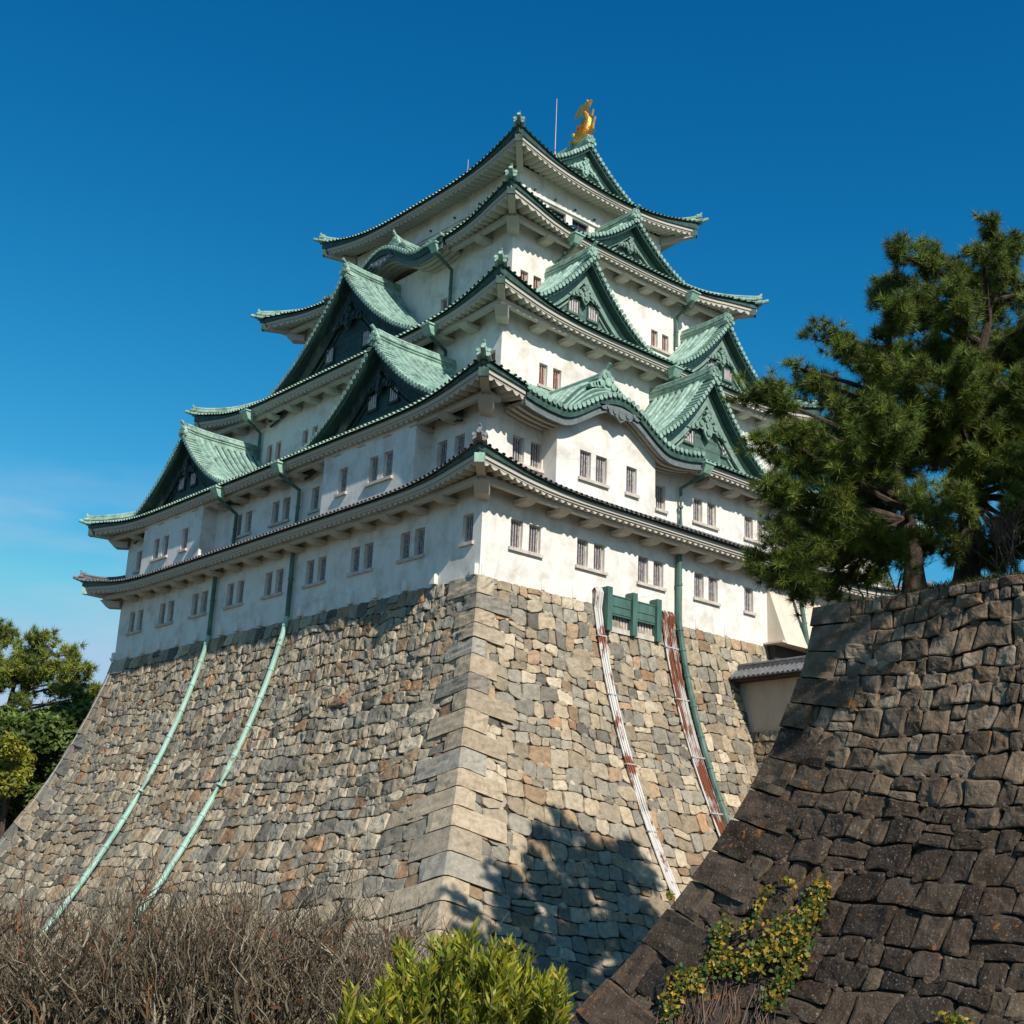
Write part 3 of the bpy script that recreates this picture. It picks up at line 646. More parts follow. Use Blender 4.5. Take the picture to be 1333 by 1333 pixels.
# ------------------------------------------------------------------ stone walls
def block(mb, Fn, pl, rnd, bl, amp, tx, ty, frs=None, amp2=.03):
    n = len(pl); cx = sum(p[0] for p in pl)/n; cy = sum(p[1] for p in pl)/n
    rr = max(.06, sum(math.hypot(p[0]-cx, p[1]-cy) for p in pl)/n); sd_ = Vector((rnd.random()*90, rnd.random()*90, 0)); vs = []
    frs = frs or ((max(.6, 1-.010/rr), -.2), (max(.55, 1-.024/rr), -.01), (.925, .72), (.78, .95), (.50, 1.0), (.24, 1.02))
    for fr, k in frs:
        for p in pl:
            q = (cx+(p[0]-cx)*fr, cy+(p[1]-cy)*fr); o_ = k*bl if k > 0 else k
            if k > 0: o_ += (q[0]-cx)*tx+(q[1]-cy)*ty+amp*mnoise.noise(sd_+Vector((q[0]*3.1, q[1]*3.1, 0)))+amp2*mnoise.noise(sd_+Vector((q[0]*9, q[1]*9, 4)))
            elif k > -.1: o_ += .4*((q[0]-cx)*tx+(q[1]-cy)*ty)+.02*mnoise.noise(sd_+Vector((q[0]*7, q[1]*7, 0)))
            vs.append(Fn(q[0], q[1], o_))
    vs.append(Fn(cx, cy, bl+amp*mnoise.noise(sd_+Vector((cx*3.1, cy*3.1, 0)))))
    fs = [(r_*n+k, r_*n+(k+1) % n, (r_+1)*n+(k+1) % n, (r_+1)*n+k) for r_ in range(len(frs)-1) for k in range(n)]
    r_ = len(frs)-1; fs += [(r_*n+k, r_*n+(k+1) % n, (r_+1)*n) for k in range(n)]
    mb.add(vs, fs)
def coursed(mb, Fn, s0, s1, h1, pal, lo, hi, rnd, hh0=.52, grow=.02, wave=.30, rough=.10, slant=.22, asp=(.85, 1.0), bulge=(.03, .07), amp=(.04, .06), tilt=.16, rad=(.10, .2), split=.08, fill=0, big=0, bigr=(.6, .45)):
    "rubble laid in rough wavering courses; every stone its own irregular rounded outline and face"
    beds = [0.0]
    while beds[-1] < h1+.3: beds.append(beds[-1]+(hh0+grow*beds[-1])*(.72+.56*rnd.random()))
    nb = len(beds); so = rnd.random()*50
    def bed(j, x):
        f = min(1, j/2.0); hj = beds[j]-beds[j-1] if j else 0
        return beds[j]+f*(wave*mnoise.noise(Vector((x*.33+so, j*.22, 1.3)))+rough*2*mnoise.noise(Vector((x*1.25+so, j*5.1, 7.7)))*min(1, hj/.5))
    for j in range(nb-1):
        hh = beds[j+1]-beds[j]; x = s0-rnd.random(); l0, l1 = lo(beds[j]+hh*.5), hi(beds[j]+hh*.5)
        while x < s1:
            wd = hh*asp[0]+(hh*.5+.25)*asp[1]*rnd.random()**1.3; a, b = x, x+wd; x = b
            a, b = max(a, l0), min(b, l1)
            if b-a < .14: continue
            ja, jb = (rnd.random()-.5)*2*slant*min(wd, hh), (rnd.random()-.5)*2*slant*min(wd, hh)
            spl = rnd.random() < split and hh > .45; f0 = .35+.3*rnd.random()
            for part in ((0, f0-.015), (f0+.015, 1)) if spl else ((0, 1),):
                rd = rad[0]+rad[1]*rnd.random(); e1, e2, e3, e4 = [rd*(.3+1.2*rnd.random()) for _ in range(4)]; w_ = lambda: (rnd.random()-.5)*.07
                def pt(u, v):
                    xx = a+(b-a)*u+(ja*(1-u)+jb*u)*(v-.5); vv = part[0]+(part[1]-part[0])*v; return (xx, bed(j, xx)*(1-vv)+bed(j+1, xx)*vv)
                uv = [(e1, 0), (.35, w_()), (.68, w_()), (1-e2, 0), (1-e2*.3, e2*.3), (1, e2), (1+w_(), .5), (1, 1-e3), (1-e3*.3, 1-e3*.3), (1-e3, 1), (.66, 1+w_()), (.34, 1+w_()), (e4, 1), (e4*.3, 1-e4*.3), (0, 1-e4), (w_(), .5), (0, e1), (e1*.3, e1*.3)]
                pl = [pt(u, v) for u, v in uv]; cx = (a+b)/2
                mb.col = pal(rnd, cx, beds[j]); block(mb, Fn, pl, rnd, bulge[0]+bulge[1]*rnd.random()**1.5, amp[0]+amp[1]*rnd.random(), (rnd.random()-.5)*2*tilt, (rnd.random()-.5)*2*tilt)
    def blob(x, y, rx, ry, n): 
        ph = rnd.random()*6; return [(x+rx*math.cos(ph+6.283*k/n)*(.8+.35*rnd.random()), y+ry*math.sin(ph+6.283*k/n)*(.8+.35*rnd.random())) for k in range(n)]
    for _ in range(fill):       # small pinning stones in the joints
        j = rnd.randrange(1, nb-1); x = s0+(s1-s0)*rnd.random()
        if not lo(beds[j]) < x < hi(beds[j]): continue
        r_ = .07+.10*rnd.random(); mb.col = pal(rnd, x, beds[j]); block(mb, Fn, blob(x, bed(j, x), r_*1.4, r_, 8), rnd, .03+bulge[0], .03, 0, 0, ((1, -.15), (.9, .2), (.55, .9)))
    for _ in range(big):        # larger stones breaking through the courses
        y = .6+(h1-1)*rnd.random(); x = s0+(s1-s0)*rnd.random(); rx = bigr[0]*(.8+.6*rnd.random()); ry = bigr[1]*(.8+.5*rnd.random())
        if not lo(y)+rx < x < hi(y)-rx: continue
        pl = [(x+rx*u*(1+.18*(rnd.random()-.5)), y+ry*v*(1+.2*(rnd.random()-.5))) for u, v in ((-1, -.55), (-.8, -.9), (-.3, -1), (.3, -1.05), (.75, -.9), (1, -.5), (1.02, .1), (.95, .7), (.6, .95), (.1, 1), (-.5, 1), (-.9, .75), (-1.05, .1))]
        mb.col = pal(rnd, x, y); block(mb, Fn, pl, rnd, bulge[0]+bulge[1]*.9+.05, amp[0]+amp[1], (rnd.random()-.5)*2*tilt, (rnd.random()-.5)*2*tilt)
def bd(h): return .18*h+.0155*h*h if h > 0 else 0.0
HB = 19.5
def pal_base(rnd, s, h):
    r_ = rnd.random(); k = .66+.62*rnd.random()
    if r_ < .30: c = (.30, .28, .24)
    elif r_ < .62: c = (.40, .335, .25)
    elif r_ < .82: c = (.47, .41, .32)
    elif r_ < .885: c = (.19, .18, .16)
    elif r_ < .975: c = (.38, .275, .185)
    else: c = (.37, .235, .145)
    return tuple(x*k*w for x, w in zip(c, (1.04, 1.0, .93)))
def dbd(h): return .18+.031*h
def dip(t, h): return .80*dbd(h)*min(1, h/2.5)*3.4*(1-math.exp(-max(0, t)/3.4))      # courses dip away from the corners
def SR(t, h, o):
    o = o*min(1, .3+max(0, t-.6)/4.0) if o > 0 else o; g = h+dip(t, h); return (t-bd(g)*math.exp(-max(0, t)/7.0), -bd(g)-o, -g)
def SL(t, h, o):
    o = o*min(1, .3+max(0, min(t, L1-t)-.6)/4.0) if o > 0 else o; g = h+dip(t, h)+dip(L1-t, h)-dip(L1, h); return (-bd(g)-o, t-bd(g)*math.exp(-max(0, t)/7.0)+bd(g)*math.exp(-max(0, L1-t)/7.0), -g)
BASE = tag(empty('stone_base'), 'tall pale stone base with flaring curved faces beneath the white keep', 'stone wall')
# corner block courses
courses = []; h = 0.0
while h < HB:
    t = .62+.28*random.random()+.012*h; courses.append((h, min(h+t, HB))); h += t
lens = [((1.15+1.0*random.random(), .6+.4*random.random()) if k % 2 else (.6+.4*random.random(), 1.15+1.0*random.random())) for k in range(len(courses))]
def cidx(h):
    for k, (a, b) in enumerate(courses):
        if a <= h < b: return k
    return len(courses)-1
rndb = random.Random(11)
def skip_r(cx, cy): return (7.5 < cx < 11.3 and cy < .78) 
def lmin(h, q): k = cidx(h); return min(lens[max(0, k-1)][q], lens[k][q], lens[min(len(lens)-1, k+1)][q])
mbR = MB(); coursed(mbR, SR, 0, 25.5, HB, pal_base, lambda h: lmin(h, 0)-.12, lambda h: 25.0, rndb, hh0=.50, grow=.008, fill=1000, big=22, bigr=(.55, .38), bulge=(.02, .05), amp=(.03, .05), tilt=.08)
mbL = MB(); coursed(mbL, SL, 0, L1, HB, pal_base, lambda h: lmin(h, 1)-.12, lambda h: L1-lmin(h, 1)+.12, rndb, hh0=.50, grow=.006, fill=1200, big=30, bigr=(.55, .38), bulge=(.03, .08), amp=(.05, .08), tilt=.13)
mbR.v += []; offb = len(mbR.v); mbR.v += mbL.v; mbR.f += [tuple(i+offb for i in f) for f in mbL.f]; mbR.m += mbL.m; mbR.c += mbL.c
mbR.build('facing_stones', M['stone'], BASE, colors=True)
bk = MB(); hs = [HB*k/24 for k in range(25)]
bk.grid([[(-bd(h)+.10, -bd(h)+.10, -h), (L2+bd(h)-.1, -bd(h)+.10, -h), (L2+bd(h)-.1, L1+bd(h)-.1, -h), (-bd(h)+.10, L1+bd(h)-.1, -h)] for h in hs], closed=True)
bk.add([(0.1, .1, -.01), (L2-.1, .1, -.01), (L2-.1, L1-.1, -.01), (.1, L1-.1, -.01)], [(0, 1, 2, 3)])
bk.build('stone_core', M['joint'], BASE)
cs = MB(); cs2 = MB(); rc = random.Random(5)
def quoin(mb, Pa, Pb, a, b, la, lb, nh=3):
    "L-shaped corner block: Pa(dist from corner along face a, h, out) etc."
    g = .022; hsx = [a+g*(.6+.9*rc.random())+(b-a-2.2*g)*k/nh for k in range(nh+1)]; o = .03+.06*rc.random(); la += (rc.random()-.5)*.1; lb += (rc.random()-.5)*.1
    nz = lambda: o+(rc.random()-.5)*.085
    rows = []
    for h in hsx: rows.append([Pa(la, h, -.25), Pa(la-.02, h, nz()-.03)]+[Pa(la*f, h, nz()) for f in (.75, .5, .25)]+[Pa(.06, h, o)]+[Pb(.06, h, o)]+[Pb(lb*f, h, nz()) for f in (.25, .5, .75)]+[Pb(lb-.02, h, nz()-.03), Pb(lb, h, -.25)])
    mb.grid(rows)
    for r_, hh in ((rows[0], hsx[0]), (rows[-1], hsx[-1])):
        inner = [Pa(la, hh, -.25)]+[Pa(la*f, hh, -.2) for f in (.95, .75, .5, .25)]+[Pa(.25, hh, -.2)]+[Pb(.25, hh, -.2)]+[Pb(lb*f, hh, -.2) for f in (.25, .5, .75, .95)]+[Pb(lb, hh, -.25)]
        mb.grid([r_, inner])
def pal_q(rnd): k = .76+.44*rnd.random(); c = rnd.choice([(.46, .395, .305), (.43, .365, .28), (.34, .325, .29), (.41, .35, .27), (.35, .335, .30), (.47, .41, .33)]); return tuple(x*k*w for x, w in zip(c, (1.0, .95, .88)))
for k, (a, b) in enumerate(courses):
    cs.col = pal_q(rc)
    def qa(t, h, o): p = SR(t, h, 0); e = o+.07; return (p[0]-e*(t < .11), p[1]-e, p[2])
    def qb(t, h, o): p = SL(t, h, 0); e = o+.07; return (p[0]-e, p[1]-e*(t < .11), p[2])
    def qc(t, h, o): p = SL(L1-t, h, 0); e = o+.07; return (p[0]-e, p[1]+e*(t < .11), p[2])
    def qd(t, h, o): g = h+dip(t, h); return (-bd(g)+t-(o+.05)*(t < .11), L1+bd(g)+o+.05, -g)
    quoin(cs, qa, qb, a, b, lens[k][0], lens[k][1], 5)
    cs2.col = pal_q(rc); quoin(cs2, qc, qd, a, b, lens[k][1], lens[k][0])
cs.build('corner_stones', M['stone'], BASE, colors=True); cs2.build('corner_stones', M['stone'], BASE, colors=True)

# ------------------------------------------------------------------ pipes, hoods and small fittings on the keep
def drain(path, r, m, hopper=None, hop_side=None, name='drainpipe', couplings=True):
    mb = MB(); P = [Vector(p) for p in path]; mb.tube(P, r, 8)
    if couplings:
        cb = mb
        for i in range(len(P)-1):
            L = (P[i+1]-P[i]).length; k = max(1, int(L/2.2)); d = (P[i+1]-P[i]).normalized()
            for q in range(k):
                c = P[i]+(P[i+1]-P[i])*((q+.5)/k); cb.tube([c-d*.06, c+d*.06], r*1.2, 8)
    o = mb.build(name, m, KEEP, smooth=False)
    if hopper:
        F, s, w, z = hopper; hb = MB()
        hb.hexa([F(s-.26, w-.25, z-.52), F(s+.26, w-.25, z-.52), F(s+.26, w+.05, z-.42), F(s-.26, w+.05, z-.42), F(s-.34, w-.30, z+.02), F(s+.34, w-.30, z+.02), F(s+.34, w+.30, z+.02), F(s-.34, w+.30, z+.02)])
        hb.box(F, s-.40, s+.40, w-.34, w+.34, z+.022, z+.10)
        hb.build('hopper_head', M['hopper'], o)
    return o
def eave_drain(F, s, ze, s2, zt, zb, wv=.22):
    drain([F(s, OV-.12, ze-.55), F(s2, wv, zt), F(s2, wv, zb)], .105, M['pipe'], (F, s, OV-.02, ze-.08))
eave_drain(FL, 15.39, 8.25, 15.2, 7.05, 5.1); eave_drain(FL, 21.9, 8.25, 21.8, 7.0, 5.2)
eave_drain(FL, 1.1, 8.62, 1.1, 7.3, 7.28) if False else None
eave_drain(F3L, 8.4, 15.5, 8.55, 14.5, 13.2); eave_drain(F3L, 27.1, 15.5, 27.5, 14.5, 12.2)
eave_drain(F4L, 12.55, 23.1, 12.55, 21.95, 19.5)
eave_drain(FR, 13.45, 8.25, 13.0, 7.1, 5.1); eave_drain(F4R, 10.8, 23.1, 10.55, 21.8, 19.8); eave_drain(F4R, 20.95, 23.1, 20.95, 21.9, 19.9)
eave_drain(F3R, 15.8, 15.5, 15.7, 14.5, 13.0)
def on_left(y, h, o): return (-bd(h)-o, y, -h)
def on_right(x, h, o): return (x, -bd(h)-o, -h)
for y0, y1 in ((15.25, 15.3), (23.5, 23.75)):
    drain([(-.22, y0, 4.2), (-.22, y0, .1)], .13, M['pipe'])
    drain([(-.22, y0, .1)]+[on_left(y0+(y1-y0)*h/16, h, .22+.017*h) for h in (.8, 2, 3.5, 5, 6.5, 8, 9.5, 11, 12.5, 14, 15.5, 17)], .14, M['pipe_l'])
drain([(12.9, -.22, 3.9), (12.9, -.22, .1)]+[on_right(12.9-.03*h, h, .22) for h in (.8, 2, 3.5, 5, 6.5, 8, 9.5, 11, 13)], .15, M['pipe'])
drain([(22.2, -.9, 3.6), (22.2, -.9, 2.4), (22.3, -1.1, .6), (22.4, -1.2, -1.1)], .13, M['pipe'])
# conduit bundles: things of their own, strapped to the stone
def bundle(name, label, xs, top, h1, m, spread, straps, rr, wob):
    t = tag(empty(name, (0, 0, 0)), label, 'pipes'); rb = random.Random(3)
    for k, x in enumerate(xs):
        mb = MB(); ph = rb.random()*6
        pts = [(x, -.05, top-.12), (x, -.22, top), (x, -.32, top-.2)] if top > 0 else []
        pts += [(x+spread*(h/12)*(k-len(xs)/2)+wob*math.sin(h*.7+ph), -bd(h)-.14-.03*(k % 3), -h) for h in np.arange(max(-top+.3, .25) if top > 0 else -top, h1+.01, .8)]
        mb.tube(pts, rr, 6); mb.build('conduit', m if (k % 3 or len(xs) < 7) else M['whitepipe'], t)
    for h in straps:
        mb = MB(); s0 = min(xs)-.08+spread*(h/12)*(-len(xs)/2); s1 = max(xs)+.08+spread*(h/12)*(len(xs)/2)
        mb.box(lambda a, b, c, h=h: (a, -bd(h)-.1-b, -h+c), s0, s1, 0, .15, -.03, .03); mb.build('strap', M['cable'], t)
    return t
bundle('conduit_bundle', 'narrow bundle of white rust-flecked conduits running down beside the green window hood', [6.98+.1*k for k in range(5)], .75, 15.5, M['whitepipe'], 0, (1.6, 4.4, 7.6, 10.5), .048, .01)
bundle('conduit_bundle', 'wide bundle of rusty brown conduits running down beside the green drainpipe', [11.72+.085*k for k in range(10)], .45, 14.5, M['rust'], -.01, (1.4, 4, 6.8, 9.4), .042, .015)
# green hood over a basement opening in the stone base
hd = tag(empty('window_hood', (9.3, -.4, -.4)), 'dark green copper hood of two panels between three posts over a barred opening', 'window hood')
def hoodpart(name, m, boxes):
    mb = MB()
    for b in boxes: mb.box(lambda a, w, c: (a-9.3, -w+.4, c+.4), *b)
    return mb.build(name, m, hd)
for s in (7.65, 9.38, 11.1): hoodpart('post', M['hood'], [(s-.16, s+.16, .05, .55, -1.25, .85)])
for a, b in ((7.82, 9.21), (9.55, 10.93)):
    hoodpart('hood_panel', M['hood'], [(a, b, .20, .40, -.45, .52), (a, b, .38, .43, .0, .025), (a, b, .38, .43, -.36, -.30), (a, b, .38, .43, .48, .53)])
    o = hoodpart('opening', M['dark'], [(a, b, -.02, .04, -1.0, -.45)])
    hoodpart('bars', M['bar_w'], [(a+.1+k*.2, a+.18+k*.2, .10, .2, -1.0, -.44) for k in range(7)])
    hoodpart('sill', M['frame'], [(a, b, .0, .36, -1.25, -1.0)])
# small plaster blocks along the foot of the wall
proto = None
for k, y in enumerate([.25, 3.1, 5.2, 7.6, 9.7, 12.1, 14.2, 18.2, 20.6, 22.4, 25.2, 27.5, 29.8, 32.0, 34.0, 35.9]):
    z = .10
    if proto is None:
        mb = MB(); mb.box(lambda a, b, c: (-b, a, c), -.17, .17, -.02, .22, -.08, .42); proto = mb.build('plaster_block', M['plaster'], KEEP); proto.location = (0, y, z)
    else: dup(proto, KEEP, (0, y, z))
for x in (.3, 3.9, 5.9, 14.6, 16.9): dup(proto, KEEP, (x, .13, z))
cab = MB(); cab.tube([(-.2, 36.3, .2)]+[on_left(35.6+.32*h, h, .12) for h in np.arange(.3, 17, 1.2)], .035, 5)
tag(cab.build('grounding_cable', M['cable']), 'thin grey cable running down the far left edge of the pale stone base', 'cable')
# flared stone-dropping bay over the gate
mb = MB(); F = FR
mb.hexa([F(20.3, 0, .05), F(26.8, 0, .05), F(26.8, 1.25, .05), F(20.3, 1.25, .05), F(20.3, 0, 3.35), F(26.8, 0, 3.35), F(26.8, .06, 3.35), F(20.3, .06, 3.35)])
mb.box(F, 19.9, 20.3, .0, 1.3, .06, .16)
mb.build('stone_drop_bay', M['stained_shaded_plaster'], KEEP)
mb = MB(); mb.box(F, 20.25, 26.8, .02, .5, -1.5, .04); mb.build('gate_door', M['door'], KEEP)

# ------------------------------------------------------------------ bridge wall in front of the gate
BW = tag(empty('bridge_wall', (20, -6, -9)), 'low plaster wall with a small grey tiled roof joining the keep beside the gate', 'wall')
def bw(name, m, fn, **k):
    mb = MB(); fn(mb); mb.v = [(a-20-2.85, b+6, c+9-.50) for a, b, c in mb.v]; return mb.build(name, m, BW, **k)
G = lambda a, b, c: (a, b, c)
bw('wall', M['shaded_beige_plaster'], lambda mb: mb.box(G, 20.0, 20.5, -16, .2, -4.6, -1.65))
def rf(mb):
    mb.hexa([(19.2, -16, -1.85), (21.3, -16, -1.85), (21.3, .3, -1.85), (19.2, .3, -1.85), (20.15, -16, -1.32), (20.35, -16, -1.32), (20.35, .3, -1.32), (20.15, .3, -1.32)])
    y = -16
    while y < .3: mb.tube([(19.12, y, -1.83), (20.2, y, -1.25)], .085, 6); y += .30
    mb.box(G, 20.08, 20.42, -16, .4, -1.33, -1.08); mb.tube([(20.25, -16, -1.02), (20.25, .45, -1.02)], .12, 8)
r_ = bw('tile_roof', M['tile'], rf)
bw('eave_board', M['door'], lambda mb: mb.box(G, 19.35, 21.15, -16, .2, -1.98, -1.86))
def ft(mb):
    rd = random.Random(9)
    coursed(mb, lambda s, h, o: (19.9-bd(h)*.6-o, s, -4.5-h), -17, 1.2, 14.5, lambda r, a, b: tuple(q*.8 for q in pal_base(r, a, b)), lambda h: -17, lambda h: 1.2, rd)
bw('stone_footing', M['stone'], ft, colors=True)
bw('footing_core', M['joint'], lambda mb: mb.hexa([(17.7, -17, -20), (27, -17, -20), (27, 2, -20), (17.7, 2, -20), (20.05, -17, -4.55), (27, -17, -4.55), (27, 2, -4.55), (20.05, 2, -4.55)]))

# ------------------------------------------------------------------ dark retaining wall on the right
XW, YW, ZW = -6.55, -22.33, -5.70
def dd(h): return .12*h+.0281*h*h if h > 0 else 0.0
HD = 13.6
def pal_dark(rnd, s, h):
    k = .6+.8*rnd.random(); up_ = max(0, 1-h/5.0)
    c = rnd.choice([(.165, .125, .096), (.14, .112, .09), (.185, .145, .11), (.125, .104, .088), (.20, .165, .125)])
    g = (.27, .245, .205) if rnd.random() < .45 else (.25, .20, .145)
    k *= .50+.50*min(1, up_*2.5); m_ = min(1, up_*1.5)*(.3+.7*rnd.random())  # upper courses paler and tanner, sunlight put into the stone colour
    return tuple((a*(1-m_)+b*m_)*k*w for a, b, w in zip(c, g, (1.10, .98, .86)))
DW = tag(empty('retaining_wall', (XW, YW, -19)), 'dark brown battered stone wall topped with grass under the pines', 'stone wall')
def loc(mb): mb.v = [(a-XW, b-YW, c+19) for a, b, c in mb.v]; return mb
courD = []; h = 0.0; rq = random.Random(21)
while h < HD:
    t = .50+.25*rq.random()+.03*h; courD.append((h, min(h+t, HD))); h += t
lenD = [((1.35+.6*rq.random(), .8) if k % 2 else (.65+.35*rq.random(), 1.5)) for k in range(len(courD))]
def cD(h):
    for k, (a, b) in enumerate(courD):
        if a <= h < b: return k
    return len(courD)-1
rdd = random.Random(31); mb = MB()
def lminD(h, q): k = cD(h); return min(lenD[max(0, k-1)][q], lenD[k][q], lenD[min(len(lenD)-1, k+1)][q])
def tiltD(t, h): return .95*(.12+.056*h)*3.0*(1-math.exp(-max(0, t)/3.0))*min(1, h/1.5)
def SD(t, h, o):
    g = h+tiltD(-t, h); return (XW-dd(g)-o, YW+t+dd(g)*math.exp(min(0, t)/6.0), ZW-g)
def SD2(t, h, o):
    g = h+tiltD(t, h); return (XW+t-dd(g)*math.exp(-max(0, t)/6.0), YW+dd(g)+o, ZW-g)
dk = dict(hh0=.41, grow=.022, wave=.26, rough=.085, slant=.24, asp=(.7, 1.2), bulge=(.06, .08), amp=(.03, .055), tilt=.20, rad=(.04, .12), split=.10)
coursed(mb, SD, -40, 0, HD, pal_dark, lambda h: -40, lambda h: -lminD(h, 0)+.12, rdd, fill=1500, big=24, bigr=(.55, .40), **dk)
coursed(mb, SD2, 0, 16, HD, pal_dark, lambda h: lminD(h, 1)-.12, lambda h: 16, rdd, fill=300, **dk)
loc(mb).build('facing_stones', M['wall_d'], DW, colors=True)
mb = MB()
for k, (a, b) in enumerate(courD):
    mb.col = pal_dark(rdd, 0, a+2); st = mb.v
    def qa(t, h, o): p = SD(-t, h, o*1.3+.08); return (p[0], p[1]+(o+.08)*(t < .11), p[2])
    def qb(t, h, o): p = SD2(t, h, o+.08); return (p[0]-(o*1.3+.08)*(t < .11), p[1], p[2])
    quoin(mb, qa, qb, a, b, lenD[k][0], lenD[k][1], 4)
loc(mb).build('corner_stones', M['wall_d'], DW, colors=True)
mb = MB(); hs = [HD*k/16 for k in range(17)]
mb.grid([[(XW-dd(h)+.14, YW-41, ZW-h), (XW-dd(h)+.14, YW+dd(h)-.14, ZW-h), (XW+17, YW+dd(h)-.14, ZW-h)] for h in hs]); loc(mb).build('wall_core', M['joint'], DW)
# earth terrace behind the wall top
def terr_h(x, y):
    a = max(0, min(1, (min(x-XW, YW-y)-.2)/3.0)); return ZW-.10+1.0*a*a*(3-2*a)+.12*mnoise.noise(Vector((x*.5, y*.5, 0)))
mb = MB(); xs = [XW+.05+.5*k for k in range(42)]; ys = [YW-.05-.6*k for k in range(68)]
mb.grid([[(x, y, terr_h(x, y)) for y in ys] for x in xs]); tag(mb.build('terrace_ground', M['soil'], smooth=True), kind='structure')

# ------------------------------------------------------------------ ground
def gz(x, y):
    d = math.hypot(x-CAM[0], y-CAM[1]); fw = (x-CAM[0])*_f[0]+(y-CAM[1])*_f[1]
    fw /= math.hypot(_f[0], _f[1]); a = max(0, min(1, (fw-9)/9.0)); b = max(0, min(1, (y-x*.3-55)/20)); c = max(0, min(1, (-x-38)/10))*max(0, min(1, (y-20)/20))
    z = -15.25*(1-a)+-19.2*a; return z+(3.8*a)*max(b, c)
mb = MB(); gx = [-1500, -400, -150]+list(np.arange(-90, 91, 3.0))+[150, 400, 1500]
mb.grid([[(x, y, gz(x, y)+.1*mnoise.noise(Vector((x*.2, y*.2, 3)))) for y in gx] for x in gx]); tag(mb.build('ground', M['soil'], smooth=True), kind='structure')

# ------------------------------------------------------------------ foliage tools
def tri_mesh(name, V, Cc, m, parent=None, nv=3):
    "V (n,nv,3) separate faces with one colour each"
    n = len(V); me = bpy.data.meshes.new(name); me.vertices.add(n*nv); me.vertices.foreach_set('co', V.reshape(-1).astype(np.float32))
    me.loops.add(n*nv); me.loops.foreach_set('vertex_index', np.arange(n*nv, dtype=np.int32)); me.polygons.add(n)
    me.polygons.foreach_set('loop_start', np.arange(0, n*nv, nv, dtype=np.int32)); me.polygons.foreach_set('loop_total', np.full(n, nv, dtype=np.int32))
    a = me.attributes.new('Col', 'FLOAT_COLOR', 'FACE'); cc = np.ones((n, 4), dtype=np.float32); cc[:, :3] = Cc; a.data.foreach_set('color', cc.ravel())
    me.materials.append(m); me.update(calc_edges=True); me.validate()
    o = bpy.data.objects.new(name, me); COL.objects.link(o)
    if parent: o.parent = parent
    return o
def unit(a): return a/np.maximum(1e-9, np.linalg.norm(a, axis=-1, keepdims=True))
def needles(cent, dirs, K, length, width, base_col, var, fwd=.62):
    T = len(cent); d = unit(dirs[:, None, :]*fwd+unit(rng.normal(size=(T, K, 3))))
    b = cent[:, None, :]+dirs[:, None, :]*(rng.random((T, K, 1))*length*.35)
    L = length*(.7+.5*rng.random((T, K, 1))); tip = b+d*L
    side = unit(np.cross(d, rng.normal(size=(T, K, 3))))*width*.5
    V = np.stack([b-side, b+side, tip], 2).reshape(-1, 3, 3)
    tone = (1+var*1.7*(rng.random((T, 1, 1))-.5)*2)*(1+.30*(rng.random((T, K, 1))-.5)*2); yel = rng.random((T, 1, 1))
    c = np.array(base_col)[None, None, :]*tone*(1+np.array([.45, .12, -.2])[None, None, :]*(yel-.35)); return V, np.clip(c, .004, 1).reshape(-1, 3)
